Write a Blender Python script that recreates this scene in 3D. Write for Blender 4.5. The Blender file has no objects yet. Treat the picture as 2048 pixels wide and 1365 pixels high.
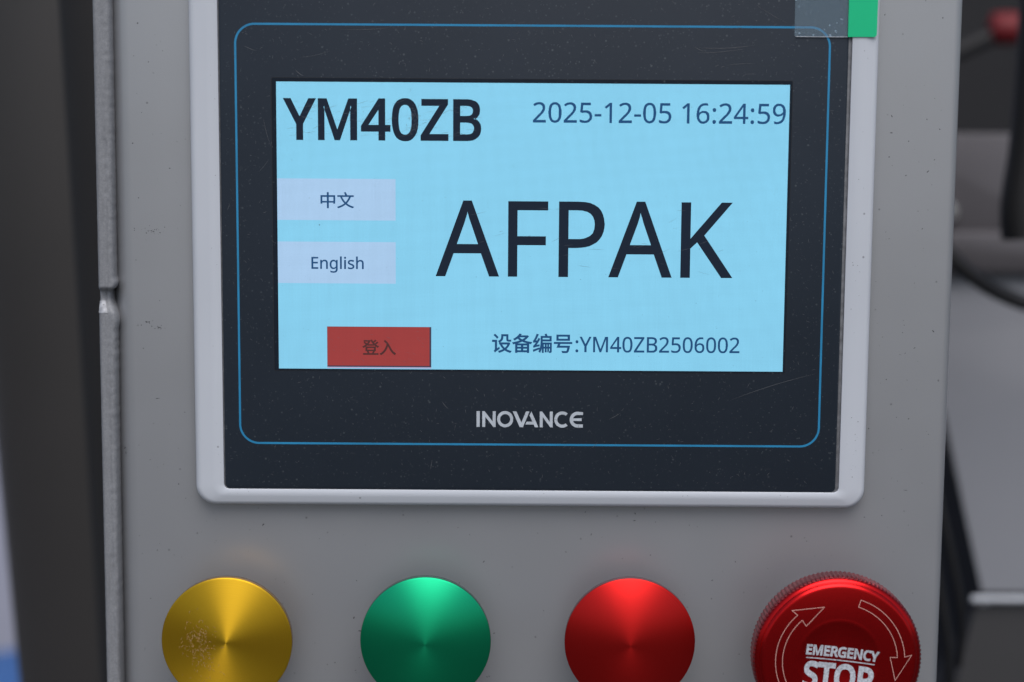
import bpy, math, random, json
from mathutils import Vector, Matrix, noise
from mathutils.geometry import delaunay_2d_cdt

random.seed(7)
S = 0.001                      # everything below is written in millimetres
R = math.radians
scene = bpy.context.scene
COL = scene.collection

# ------------------------------------------------------------------ camera
TAU, ROLL, DIST = R(7.45), 0.0066, 541.8
F = Vector((0, math.cos(TAU), -math.sin(TAU)))
r0 = Vector((1, 0, 0)); u0 = Vector((0, math.sin(TAU), math.cos(TAU)))
rt = r0 * math.cos(ROLL) + u0 * math.sin(ROLL)
up = u0 * math.cos(ROLL) - r0 * math.sin(ROLL)
cam = bpy.data.cameras.new('camera')
cam.sensor_width = 36
cam.lens = 3600 / 2048 * 36
cam.clip_start = 0.02
cam.clip_end = 200
cam.dof.use_dof = True
cam.dof.focus_distance = 0.536
cam.dof.aperture_fstop = 5.6
co = bpy.data.objects.new('camera', cam)
COL.objects.link(co)
m = Matrix((rt, up, -F)).transposed().to_4x4()
m.translation = -F * DIST * S
co.matrix_world = m
scene.camera = co

# ------------------------------------------------------------------ daylight
SUN_EL, SUN_AZ = R(57), R(6)          # azimuth measured from straight in front of the panel, towards its right
world = bpy.data.worlds.new('World')
scene.world = world
world.use_nodes = True
wn = world.node_tree
bg = wn.nodes['Background']
sky = wn.nodes.new('ShaderNodeTexSky')
sky.sky_type = 'NISHITA'
sky.sun_disc = False
sky.sun_elevation = SUN_EL
sky.sun_rotation = math.pi - SUN_AZ
sky.air_density = 1.0
sky.dust_density = 3.0
sky.ozone_density = 1.0
wn.links.new(sky.outputs[0], bg.inputs[0])
bg.inputs[1].default_value = 0.10
sl = bpy.data.lights.new('sun', 'SUN')
sl.energy = 1.5
sl.angle = R(52)
sl.color = (0.98, 0.98, 1.0)
so = bpy.data.objects.new('sun', sl)
COL.objects.link(so)
sd = Vector((math.sin(SUN_AZ) * math.cos(SUN_EL), -math.cos(SUN_AZ) * math.cos(SUN_EL), math.sin(SUN_EL)))
so.rotation_euler = (-sd).to_track_quat('-Z', 'Y').to_euler()
so.location = sd * 3
scene.view_settings.view_transform = 'Standard'
scene.view_settings.look = 'None'
scene.view_settings.gamma = 1
scene.view_settings.exposure = 0.22

# ------------------------------------------------------------------ materials
class NT:
    def __init__(s, name):
        s.m = bpy.data.materials.new(name); s.m.use_nodes = True
        s.t = s.m.node_tree; s.p = s.t.nodes['Principled BSDF']
    def n(s, kind, **kw):
        nd = s.t.nodes.new('ShaderNode' + kind)
        for k, v in kw.items():
            if hasattr(nd, k): setattr(nd, k, v)
            else: nd.inputs[k.replace('_', ' ')].default_value = v
        return nd
    def l(s, a, b): s.t.links.new(a, b)
    def co(s, scale=(1, 1, 1)):
        tc = s.n('TexCoord'); mp = s.n('Mapping'); mp.inputs['Scale'].default_value = scale
        s.l(tc.outputs['Object'], mp.inputs[0]); return mp.outputs[0]
    def noise(s, scale, detail=3, rough=0.5, vec=None):
        nd = s.n('TexNoise'); nd.inputs['Scale'].default_value = scale
        nd.inputs['Detail'].default_value = detail; nd.inputs['Roughness'].default_value = rough
        s.l(vec if vec is not None else s.co(), nd.inputs['Vector']); return nd.outputs['Fac']
    def ramp(s, fac, stops):
        nd = s.n('ValToRGB'); cr = nd.color_ramp
        while len(cr.elements) < len(stops): cr.elements.new(0.5)
        for e, (p, c) in zip(cr.elements, stops):
            e.position = p; e.color = tuple(c) + (1,) if len(c) == 3 else c
        s.l(fac, nd.inputs[0]); return nd.outputs[0]
    def mixc(s, fac, a, b):
        nd = s.n('Mix'); nd.data_type = 'RGBA'
        for sock, v in ((nd.inputs[0], fac), (nd.inputs[6], a), (nd.inputs[7], b)):
            if hasattr(v, 'links'): s.l(v, sock)
            elif isinstance(v, (int, float)): sock.default_value = v
            else: sock.default_value = tuple(v) + (1,)
        return nd.outputs[2]
    def bump(s, h, strength, dist, nrm=None):
        nd = s.n('Bump'); nd.inputs['Strength'].default_value = strength
        nd.inputs['Distance'].default_value = dist * S
        s.l(h, nd.inputs['Height'])
        if nrm is not None: s.l(nrm, nd.inputs['Normal'])
        return nd.outputs[0]
    def math(s, op, a, b=0.0):
        nd = s.n('Math'); nd.operation = op
        for i, v in enumerate((a, b)):
            if hasattr(v, 'links'): s.l(v, nd.inputs[i])
            else: nd.inputs[i].default_value = v
        return nd.outputs[0]
    def set(s, **kw):
        for k, v in kw.items():
            sock = s.p.inputs[k.replace('_', ' ')]
            if hasattr(v, 'links'): s.l(v, sock)
            elif isinstance(v, tuple) and len(v) == 3: sock.default_value = v + (1,)
            else: sock.default_value = v
        return s.m

def plain(name, col, rough=0.5, metal=0.0, vary=0.0, scale=60, bump=0.0, spec=None):
    t = NT(name)
    t.set(Roughness=rough, Metallic=metal)
    if spec is not None: t.set(Specular_IOR_Level=spec)
    if vary:
        nz = t.noise(scale, 4)
        lo = tuple(c * (1 - vary) for c in col); hi = tuple(min(1, c * (1 + vary)) for c in col)
        t.set(Base_Color=t.ramp(nz, [(0.3, lo), (0.7, hi)]))
    else: t.set(Base_Color=col)
    if bump: t.set(Normal=t.bump(t.noise(scale * 6, 3), bump, 0.3))
    return t.m

def painted_metal():
    t = NT('grey_powder_coat')
    big = t.noise(9, 2, 0.5)
    base = t.ramp(big, [(0.3, (0.434, 0.445, 0.464)), (0.7, (0.452, 0.463, 0.482))])
    dust = t.ramp(t.noise(900, 2, 0.7), [(0.62, (0, 0, 0)), (0.78, (1, 1, 1))])
    base = t.mixc(t.math('MULTIPLY', dust, 0.22), base, (0.42, 0.42, 0.42))
    v = t.n('TexVoronoi'); v.inputs['Scale'].default_value = 240; t.l(t.co(), v.inputs['Vector'])
    pits = t.ramp(v.outputs['Distance'], [(0.05, (1, 1, 1)), (0.11, (0, 0, 0))])
    gate = t.ramp(t.noise(330, 1), [(0.56, (0, 0, 0)), (0.62, (1, 1, 1))])
    base = t.mixc(t.math('MULTIPLY', t.math('MULTIPLY', pits, gate), 0.55), base, (0.09, 0.09, 0.10))
    peel = t.bump(t.noise(2700, 2, 0.6), 0.35, 0.05)
    wave = t.bump(t.noise(18, 1), 0.10, 0.5, peel)
    t.set(Base_Color=base, Roughness=t.ramp(t.noise(60, 3), [(0.3, (0.34,) * 3), (0.7, (0.38,) * 3)]), Normal=wave, Metallic=0.62)
    return t.m

def edge_metal():
    t = NT('worn_grey_edge')
    g = t.noise(1500, 4, 0.8)
    st = t.noise(220, 4, 0.7, t.co((3, 1, 0.35)))
    base = t.ramp(g, [(0.30, (0.20, 0.205, 0.215)), (0.52, (0.245, 0.252, 0.266)), (0.72, (0.30, 0.307, 0.32))])
    base = t.mixc(t.ramp(st, [(0.45, (0, 0, 0)), (0.7, (0.5,) * 3)]), base, (0.17, 0.175, 0.185))
    t.set(Base_Color=base, Roughness=0.5, Normal=t.bump(g, 0.25, 0.10, t.bump(st, 0.15, 0.2)))
    return t.m

def bezel_plastic():
    t = NT('pale_grey_plastic')
    c = t.ramp(t.noise(22, 4), [(0.3, (0.555, 0.585, 0.63)), (0.7, (0.585, 0.615, 0.66))])
    v = t.n('TexVoronoi'); v.inputs['Scale'].default_value = 130; t.l(t.co(), v.inputs['Vector'])
    sp = t.ramp(v.outputs['Distance'], [(0.03, (1, 1, 1)), (0.055, (0, 0, 0))])
    c = t.mixc(t.math('MULTIPLY', sp, 0.6), c, (0.12, 0.12, 0.13))
    t.set(Base_Color=c, Roughness=0.42, Normal=t.bump(t.noise(1600, 2), 0.15, 0.05))
    return t.m

def film(name, col, rough=0.48):
    t = NT(name)
    cloud = t.noise(28, 5, 0.6)
    c = t.ramp(cloud, [(0.3, col), (0.75, tuple(x * 1.12 + 0.001 for x in col))])
    dots = None
    for sc, th, ga in ((420, 0.16, 0.46), (760, 0.20, 0.45), (1150, 0.2, 0.5)):
        v = t.n('TexVoronoi'); v.inputs['Scale'].default_value = sc; t.l(t.co(), v.inputs['Vector'])
        d = t.ramp(v.outputs['Distance'], [(th * 0.45, (1, 1, 1)), (th, (0, 0, 0))])
        g = t.ramp(t.noise(sc * 0.35, 3, 0.7), [(ga, (0, 0, 0)), (ga + 0.12, (1, 1, 1))])
        d = t.math('MULTIPLY', d, g)
        dots = d if dots is None else t.math('MAXIMUM', dots, d)
    fib = t.ramp(t.noise(160, 2, 0.5, t.co((1.0, 1.0, 6.0))), [(0.72, (0, 0, 0)), (0.80, (1, 1, 1))])
    c = t.mixc(t.math('MULTIPLY', dots, t.math('MULTIPLY', t.noise(300, 2), 0.5)), c, (0.17, 0.19, 0.20))
    c = t.mixc(t.math('MULTIPLY', fib, 0.05), c, (0.25, 0.25, 0.25))
    t.set(Base_Color=c, Roughness=rough, Specular_IOR_Level=0.14, Normal=t.bump(t.noise(2400, 2), 0.25, 0.03))
    return t.m

def lcd(name, col, strength=1.0, base=0.02, stripe=0.10):
    """a lit area of the screen: emission with the fine column and row pattern of its pixels"""
    t = NT(name)
    tc = t.n('TexCoord'); sx = t.n('SeparateXYZ'); t.l(tc.outputs['Object'], sx.inputs[0])
    a = t.noise(1, 3, 0.8, t.co((2300, 1, 40)))
    b = t.noise(1, 3, 0.8, t.co((40, 1, 2300)))
    c = t.noise(30, 3, 0.6)
    k = t.math('ADD', t.math('MULTIPLY', t.math('SUBTRACT', a, 0.5), stripe * 1.2), t.math('MULTIPLY', t.math('SUBTRACT', b, 0.5), stripe * 0.9))
    k = t.math('ADD', k, t.math('MULTIPLY', t.math('SUBTRACT', c, 0.5), 0.12))
    if stripe:
        px = t.math('SINE', t.math('MULTIPLY', sx.outputs[0], 2 * math.pi / 0.000313))
        pz = t.math('SINE', t.math('MULTIPLY', sx.outputs[2], 2 * math.pi / 0.000313))
        k = t.math('ADD', k, t.math('MULTIPLY', t.math('ADD', px, pz), 0.22))
    k = t.math('ADD', k, 1.0)
    t.set(Base_Color=(base,) * 3, Roughness=0.4, Emission_Color=col, Emission_Strength=t.math('MULTIPLY', k, strength),
          Specular_IOR_Level=0.15)
    return t.m

def spun_metal(name, col, rough=0.3, aniso=0.85, scuff=None):
    t = NT(name)
    tg = t.n('Tangent'); tg.direction_type = 'RADIAL'; tg.axis = 'Y'
    tc = t.n('TexCoord'); sx = t.n('SeparateXYZ'); t.l(tc.outputs['Object'], sx.inputs[0])
    rr = t.math('SQRT', t.math('ADD', t.math('POWER', sx.outputs[0], 2.0), t.math('POWER', sx.outputs[2], 2.0)))
    cx = t.n('CombineXYZ'); t.l(t.math('MULTIPLY', rr, 3200), cx.inputs[0])
    nz = t.n('TexNoise'); nz.inputs['Scale'].default_value = 1; nz.inputs['Detail'].default_value = 2
    t.l(cx.outputs[0], nz.inputs['Vector'])
    rings = t.math('ADD', nz.outputs['Fac'], t.math('MULTIPLY', t.math('SINE', t.math('MULTIPLY', rr, 2 * math.pi / 0.00042)), 0.35))
    base = t.mixc(t.math('MULTIPLY', nz.outputs['Fac'], 0.5), col, tuple(c * 0.7 for c in col))
    met = 1.0; ro = rough
    if scuff:
        sxn = t.math('POWER', t.math('SUBTRACT', sx.outputs[0], scuff[0] * S), 2.0)
        szn = t.math('POWER', t.math('SUBTRACT', sx.outputs[2], scuff[1] * S), 2.0)
        dist = t.math('SQRT', t.math('ADD', sxn, t.math('MULTIPLY', szn, 0.35)))
        fall = t.ramp(t.math('MULTIPLY', dist, 1 / (scuff[2] * S)), [(0.15, (1, 1, 1)), (1.0, (0, 0, 0))])
        nn = t.ramp(t.noise(1700, 5, 0.85), [(0.52, (0, 0, 0)), (0.60, (1, 1, 1))])
        mk = t.math('MULTIPLY', fall, nn)
        base = t.mixc(t.math('MULTIPLY', mk, 0.75), base, (0.52, 0.35, 0.17))
        met = t.math('SUBTRACT', 1.0, t.math('MULTIPLY', mk, 0.9))
    t.set(Base_Color=base, Metallic=met, Roughness=ro, Anisotropic=aniso, Anisotropic_Rotation=0.25, Coat_Weight=0.05, Coat_Roughness=0.3, Normal=t.bump(rings, 0.22, 0.02))
    t.l(tg.outputs[0], t.p.inputs['Tangent'])
    return t.m

def clear_film():
    t = NT('clear_tape')
    out = t.t.nodes['Material Output']
    tr = t.n('BsdfTransparent'); tr.inputs[0].default_value = (0.92, 0.95, 0.95, 1)
    mx = t.n('MixShader')
    v = t.n('TexVoronoi'); v.inputs['Scale'].default_value = 650; t.l(t.co(), v.inputs['Vector'])
    d = t.ramp(v.outputs['Distance'], [(0.12, (0.55,) * 3), (0.26, (0.13,) * 3)])
    gt = t.ramp(t.noise(260, 3, 0.7), [(0.45, (0, 0, 0)), (0.6, (1, 1, 1))])
    d = t.math('ADD', t.math('MULTIPLY', t.math('SUBTRACT', d, 0.13), gt), 0.14)
    t.l(d, mx.inputs[0]); t.l(tr.outputs[0], mx.inputs[1]); t.l(t.p.outputs[0], mx.inputs[2])
    t.l(mx.outputs[0], out.inputs[0])
    t.set(Base_Color=(0.42, 0.56, 0.68), Roughness=0.3)
    return t.m

M = dict(
    panel=painted_metal(), edge=edge_metal(), bezel=bezel_plastic(),
    film=film('dark_blue_grey_film', (0.0192, 0.0262, 0.0365)),
    window=film('dark_window_border', (0.0100, 0.0155, 0.025), 0.48),
    blue=plain('blue_print', (0.020, 0.24, 0.46), 0.4, vary=0.12, scale=80),
    white=plain('pale_print', (0.52, 0.57, 0.62), 0.5, vary=0.1, scale=400),
    lip=plain('dark_gap_lip', (0.16, 0.165, 0.175), 0.4, vary=0.3, scale=500),
    screen=lcd('lit_screen', (0.225, 0.590, 0.815), 0.87),
    lilac=lcd('lilac_key', (0.375, 0.565, 0.80), 0.87),
    redkey=lcd('red_key', (0.31, 0.028, 0.026), 0.85, 0.03, 0.14),
    darkkey=lcd('key_shadow', (0.030, 0.022, 0.05), 1.0, 0.03, 0.0),
    lightkey=lcd('key_highlight', (0.45, 0.40, 0.62), 0.8, 0.03, 0.0),
    ink=lcd('dark_screen_text', (0.002, 0.008, 0.021), 1.0, 0.012, 0.0),
    inkblue=lcd('blue_screen_text', (0.001, 0.050, 0.150), 1.0, 0.02, 0.0),
    inkred=lcd('brown_screen_text', (0.055, 0.012, 0.012), 1.0, 0.02, 0.0),
    scratch=plain('pale_scratch', (0.11, 0.115, 0.125), 0.5),
    scuff=plain('pale_scuff', (0.46, 0.31, 0.15), 0.6, vary=0.3, scale=900),
    bare=plain('bare_metal', (0.36, 0.37, 0.39), 0.55, 0.3, vary=0.2, scale=900),
    dirt=plain('dark_dirt', (0.075, 0.078, 0.085), 0.8, vary=0.4, scale=900),
    gold=spun_metal('gold_anodised', (1.0, 0.60, 0.035), 0.43, 0.78),
    green=spun_metal('green_anodised', (0.014, 0.50, 0.225), 0.40, 0.5),
    red=spun_metal('red_anodised', (0.74, 0.022, 0.020), 0.40, 0.5),
    stopred=spun_metal('stop_red_anodised', (0.71, 0.014, 0.016), 0.26, 0.3),
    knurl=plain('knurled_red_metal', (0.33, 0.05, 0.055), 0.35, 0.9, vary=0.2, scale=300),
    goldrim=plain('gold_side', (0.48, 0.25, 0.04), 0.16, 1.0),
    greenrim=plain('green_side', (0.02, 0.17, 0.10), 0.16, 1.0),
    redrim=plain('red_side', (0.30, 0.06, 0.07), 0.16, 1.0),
    steel=plain('plain_steel', (0.55, 0.55, 0.56), 0.3, 1.0),
    print_=plain('stop_print', (0.47, 0.50, 0.54), 0.6, vary=0.3, scale=1600),
    line=plain('engraved_line', (0.75, 0.42, 0.36), 0.5),
    clear=clear_film(),
    tab=plain('green_tape', (0.0, 0.56, 0.24), 0.45, vary=0.05, scale=60),
    dark=plain('dark_grey_steel', (0.105, 0.097, 0.093), 0.42, 0.7, vary=0.06, scale=8),
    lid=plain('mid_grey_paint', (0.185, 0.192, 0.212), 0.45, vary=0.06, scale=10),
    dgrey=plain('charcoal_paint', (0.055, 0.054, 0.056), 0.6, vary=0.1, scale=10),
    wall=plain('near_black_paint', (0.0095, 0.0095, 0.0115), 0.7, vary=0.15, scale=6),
    plate=plain('warm_grey_metal', (0.105, 0.098, 0.105), 0.45, 0.2, vary=0.2, scale=12),
    shade_filler=plain('shade_filler_black', (0.016, 0.015, 0.015), 0.75),  # black of the added upright that darkens the gap
    rubber=plain('black_rubber', (0.008, 0.008, 0.009), 0.6),
    redplastic=plain('red_plastic', (0.16, 0.004, 0.008), 0.6),
    blueplastic=plain('blue_plastic', (0.03, 0.14, 0.40), 0.45),
    ground=plain('asphalt', (0.060, 0.060, 0.060), 0.9, vary=0.2, scale=3),
    pale=plain('pale_sheet', (0.34, 0.35, 0.43), 0.8, vary=0.1, scale=3),
)

# ------------------------------------------------------------------ object helpers
def thing(name, label, cat, loc=(0, 0, 0), group=None):
    o = bpy.data.objects.new(name, None); COL.objects.link(o)
    o.empty_display_size = 0.01
    o.location = Vector(loc) * S
    o['label'] = label; o['category'] = cat
    if group: o['group'] = group
    return o

def tag(o, label, cat=None, group=None, kind=None):
    o['label'] = label
    if cat: o['category'] = cat
    if group: o['group'] = group
    if kind: o['kind'] = kind
    return o

def mesh(name, verts, faces, mat, parent=None, smooth=False, loc=None, label=None, mats=None):
    me = bpy.data.meshes.new(name)
    me.from_pydata([tuple(c * S for c in v) for v in verts], [], faces)
    me.validate(); me.update()
    if smooth:
        for p in me.polygons: p.use_smooth = True
    me.materials.append(mat)
    o = bpy.data.objects.new(name, me); COL.objects.link(o)
    if parent is not None: o.parent = parent
    if loc: o.location = Vector(loc) * S
    if label: o['label'] = label
    return o

def auto_smooth(o, deg=40):
    me = o.data
    for p in me.polygons: p.use_smooth = True
    me.update()
    if hasattr(me, 'set_sharp_from_angle'): me.set_sharp_from_angle(angle=R(deg))

def rrect(x0, x1, z0, z1, r, n=8):
    pts = []
    for cx, cz, a0 in ((x1 - r, z1 - r, 0), (x0 + r, z1 - r, 90), (x0 + r, z0 + r, 180), (x1 - r, z0 + r, 270)):
        for k in range(n + 1):
            a = R(a0 + 90 * k / n)
            pts.append((cx + r * math.cos(a), cz + r * math.sin(a)))
    return pts                                     # counter-clockwise seen from the front (x right, z up)

def loft(name, loops, mat, parent, close=False, cap_last=False, cap_first=False, deg=35):
    """loops: list of equal-length closed point loops [(x, y, z), ...]"""
    n = len(loops[0]); V = [p for l in loops for p in l]; Fc = []
    for i in range(len(loops) - 1 + (1 if close else 0)):
        a = i * n; b = ((i + 1) % len(loops)) * n
        for k in range(n):
            k2 = (k + 1) % n
            Fc.append((a + k, a + k2, b + k2, b + k))
    if cap_last: Fc.append(tuple((len(loops) - 1) * n + k for k in range(n)))
    if cap_first: Fc.append(tuple(reversed(range(n))))
    o = mesh(name, V, Fc, mat, parent)
    auto_smooth(o, deg)
    return o

def lathe(name, prof, mat, parent, seg=128, deg=30, radial=None, cap=False):
    """prof: (radius, height towards the viewer = -Y)"""
    V = []; Fc = []; n = len(prof)
    for r, h in prof:
        for k in range(seg):
            a = 2 * math.pi * k / seg
            rr = r + (radial(k, r, h) if radial else 0)
            V.append((rr * math.cos(a), -h, rr * math.sin(a)))
    for i in range(n - 1):
        for k in range(seg):
            k2 = (k + 1) % seg
            Fc.append((i * seg + k, i * seg + k2, (i + 1) * seg + k2, (i + 1) * seg + k))
    if cap:
        V.append((0, -prof[-1][1] - cap, 0)); c = len(V) - 1
        for k in range(seg): Fc.append(((n - 1) * seg + k, (n - 1) * seg + (k + 1) % seg, c))
    o = mesh(name, V, Fc, mat, parent)
    auto_smooth(o, deg)
    return o

def box(name, x0, x1, y0, y1, z0, z1, mat, parent=None, bev=0.0, label=None):
    if bev:
        def ring(y, i): return [(x, y, z) for x, z in rrect(x0 + i, x1 - i, z0 + i, z1 - i, max(bev - i, 0.01) + 0.3, 4)]
        o = loft(name, [ring(y1, 0), ring(y0 + bev, 0), ring(y0 + bev * 0.3, bev * 0.3), ring(y0, bev)], mat, parent, cap_last=True, cap_first=True)
    else:
        V = [(x, y, z) for x in (x0, x1) for y in (y0, y1) for z in (z0, z1)]
        Fc = [(0, 1, 3, 2), (4, 6, 7, 5), (0, 4, 5, 1), (2, 3, 7, 6), (0, 2, 6, 4), (1, 5, 7, 3)]
        o = mesh(name, V, Fc, mat, parent)
    if label: o['label'] = label
    return o

def tube(name, pts, rad, mat, parent=None, seg=16, smooth_n=8, closed=False, taper=None):
    P3 = [Vector(p) for p in pts]
    if smooth_n > 1 and len(P3) > 2:                # Catmull-Rom
        Q = []
        for i in range(len(P3) - 1):
            a = P3[max(i - 1, 0)]; b = P3[i]; c = P3[i + 1]; d = P3[min(i + 2, len(P3) - 1)]
            for k in range(smooth_n):
                t = k / smooth_n
                Q.append(0.5 * (2 * b + (c - a) * t + (2 * a - 5 * b + 4 * c - d) * t * t + (3 * b - a - 3 * c + d) * t ** 3))
        Q.append(P3[-1]); P3 = Q
    V = []; Fc = []; n = len(P3)
    for i, p in enumerate(P3):
        t = (P3[min(i + 1, n - 1)] - P3[max(i - 1, 0)]).normalized()
        s = t.cross(Vector((0, 1, 0.01))).normalized(); u = s.cross(t).normalized()
        rr = rad * (taper(i / (n - 1)) if taper else 1)
        for k in range(seg):
            a = 2 * math.pi * k / seg
            V.append(tuple(p + (s * math.cos(a) + u * math.sin(a)) * rr))
    for i in range(n - 1):
        for k in range(seg):
            k2 = (k + 1) % seg
            Fc.append((i * seg + k, i * seg + k2, (i + 1) * seg + k2, (i + 1) * seg + k))
    Fc.append(tuple(reversed(range(seg)))); Fc.append(tuple((n - 1) * seg + k for k in range(seg)))
    o = mesh(name, V, Fc, mat, parent); auto_smooth(o, 60)
    return o

def filled(name, contours, mat, parent, fn, label=None, evenodd=False):
    """flat print: closed 2D contours laid on a surface by fn(x, z) -> (x, y, z) in mm"""
    V2 = []; faces = []; area = []
    for c in contours:
        b = len(V2); V2 += [Vector(p) for p in c]
        area.append(sum(c[i - 1][0] * c[i][1] - c[i][0] * c[i - 1][1] for i in range(len(c))))
        ids = list(range(b, len(V2))); faces.append(ids if area[-1] > 0 else ids[::-1])
    big = max(area, key=abs)
    vs, _, fs, _, _, of = delaunay_2d_cdt(V2, [], faces, 1, 1e-7, True)
    V = [fn(v.x, v.y) for v in vs]; Fc = []
    for f, o in zip(fs, of):
        o = set(o)
        if evenodd: keep = len(o) % 2 == 1
        else: keep = sum(1 if area[i] * big > 0 else -1 for i in o) > 0
        if not keep: continue
        f = list(f); a, b, c = (Vector(V[i]) for i in f[:3])
        if (b - a).cross(c - a).y > 0: f.reverse()
        Fc.append(tuple(f))
    return mesh(name, V, Fc, mat, parent, label=label)

def offset_contour(c, d):
    """move every edge to its left by d"""
    keep = []
    for p in c:
        if not keep or (Vector(p) - Vector(keep[-1])).length > 2.6: keep.append(p)
    c = keep if len(keep) > 3 else c
    n = len(c); out = []
    for i in range(n):
        a = Vector(c[i - 1]); b = Vector(c[i]); e = Vector(c[(i + 1) % n])
        t1 = (b - a); t2 = (e - b)
        if t1.length < 1e-6 or t2.length < 1e-6: out.append(tuple(b)); continue
        t1.normalize(); t2.normalize()
        n1 = Vector((-t1.y, t1.x)); n2 = Vector((-t2.y, t2.x)); mm = n1 + n2
        if mm.length < 0.2: out.append(tuple(b + n1 * d)); continue
        mm.normalize(); k = min(1 / max(mm.dot(n1), 0.3), 2.0)
        out.append(tuple(b + mm * d * k))
    return out

def lettering(key, x0, x1, z0, z1, h, mat, parent, label, bold=0.0, fn=None, name='lettering'):
    g = GLYPHS[key]; H = g[0]
    cs = []
    raw = [[(fl[i], fl[i + 1]) for i in range(0, len(fl), 2)] for fl in g[1:]]
    ar = max((sum(c[i - 1][0] * c[i][1] - c[i][0] * c[i - 1][1] for i in range(len(c))) for c in raw), key=abs)
    if ar > 0: bold = -bold                        # outer contours run anticlockwise: grow to their right
    for flat in g[1:]:
        c = [(flat[i], flat[i + 1]) for i in range(0, len(flat), 2)]
        if bold: c = offset_contour(c, bold)
        cs.append([(x0 + x / 1000 * (x1 - x0), z0 + z / H * (z1 - z0)) for x, z in c])
    return filled(name, cs, mat, parent, fn or (lambda x, z: (x, -h, z)), label)

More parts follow.
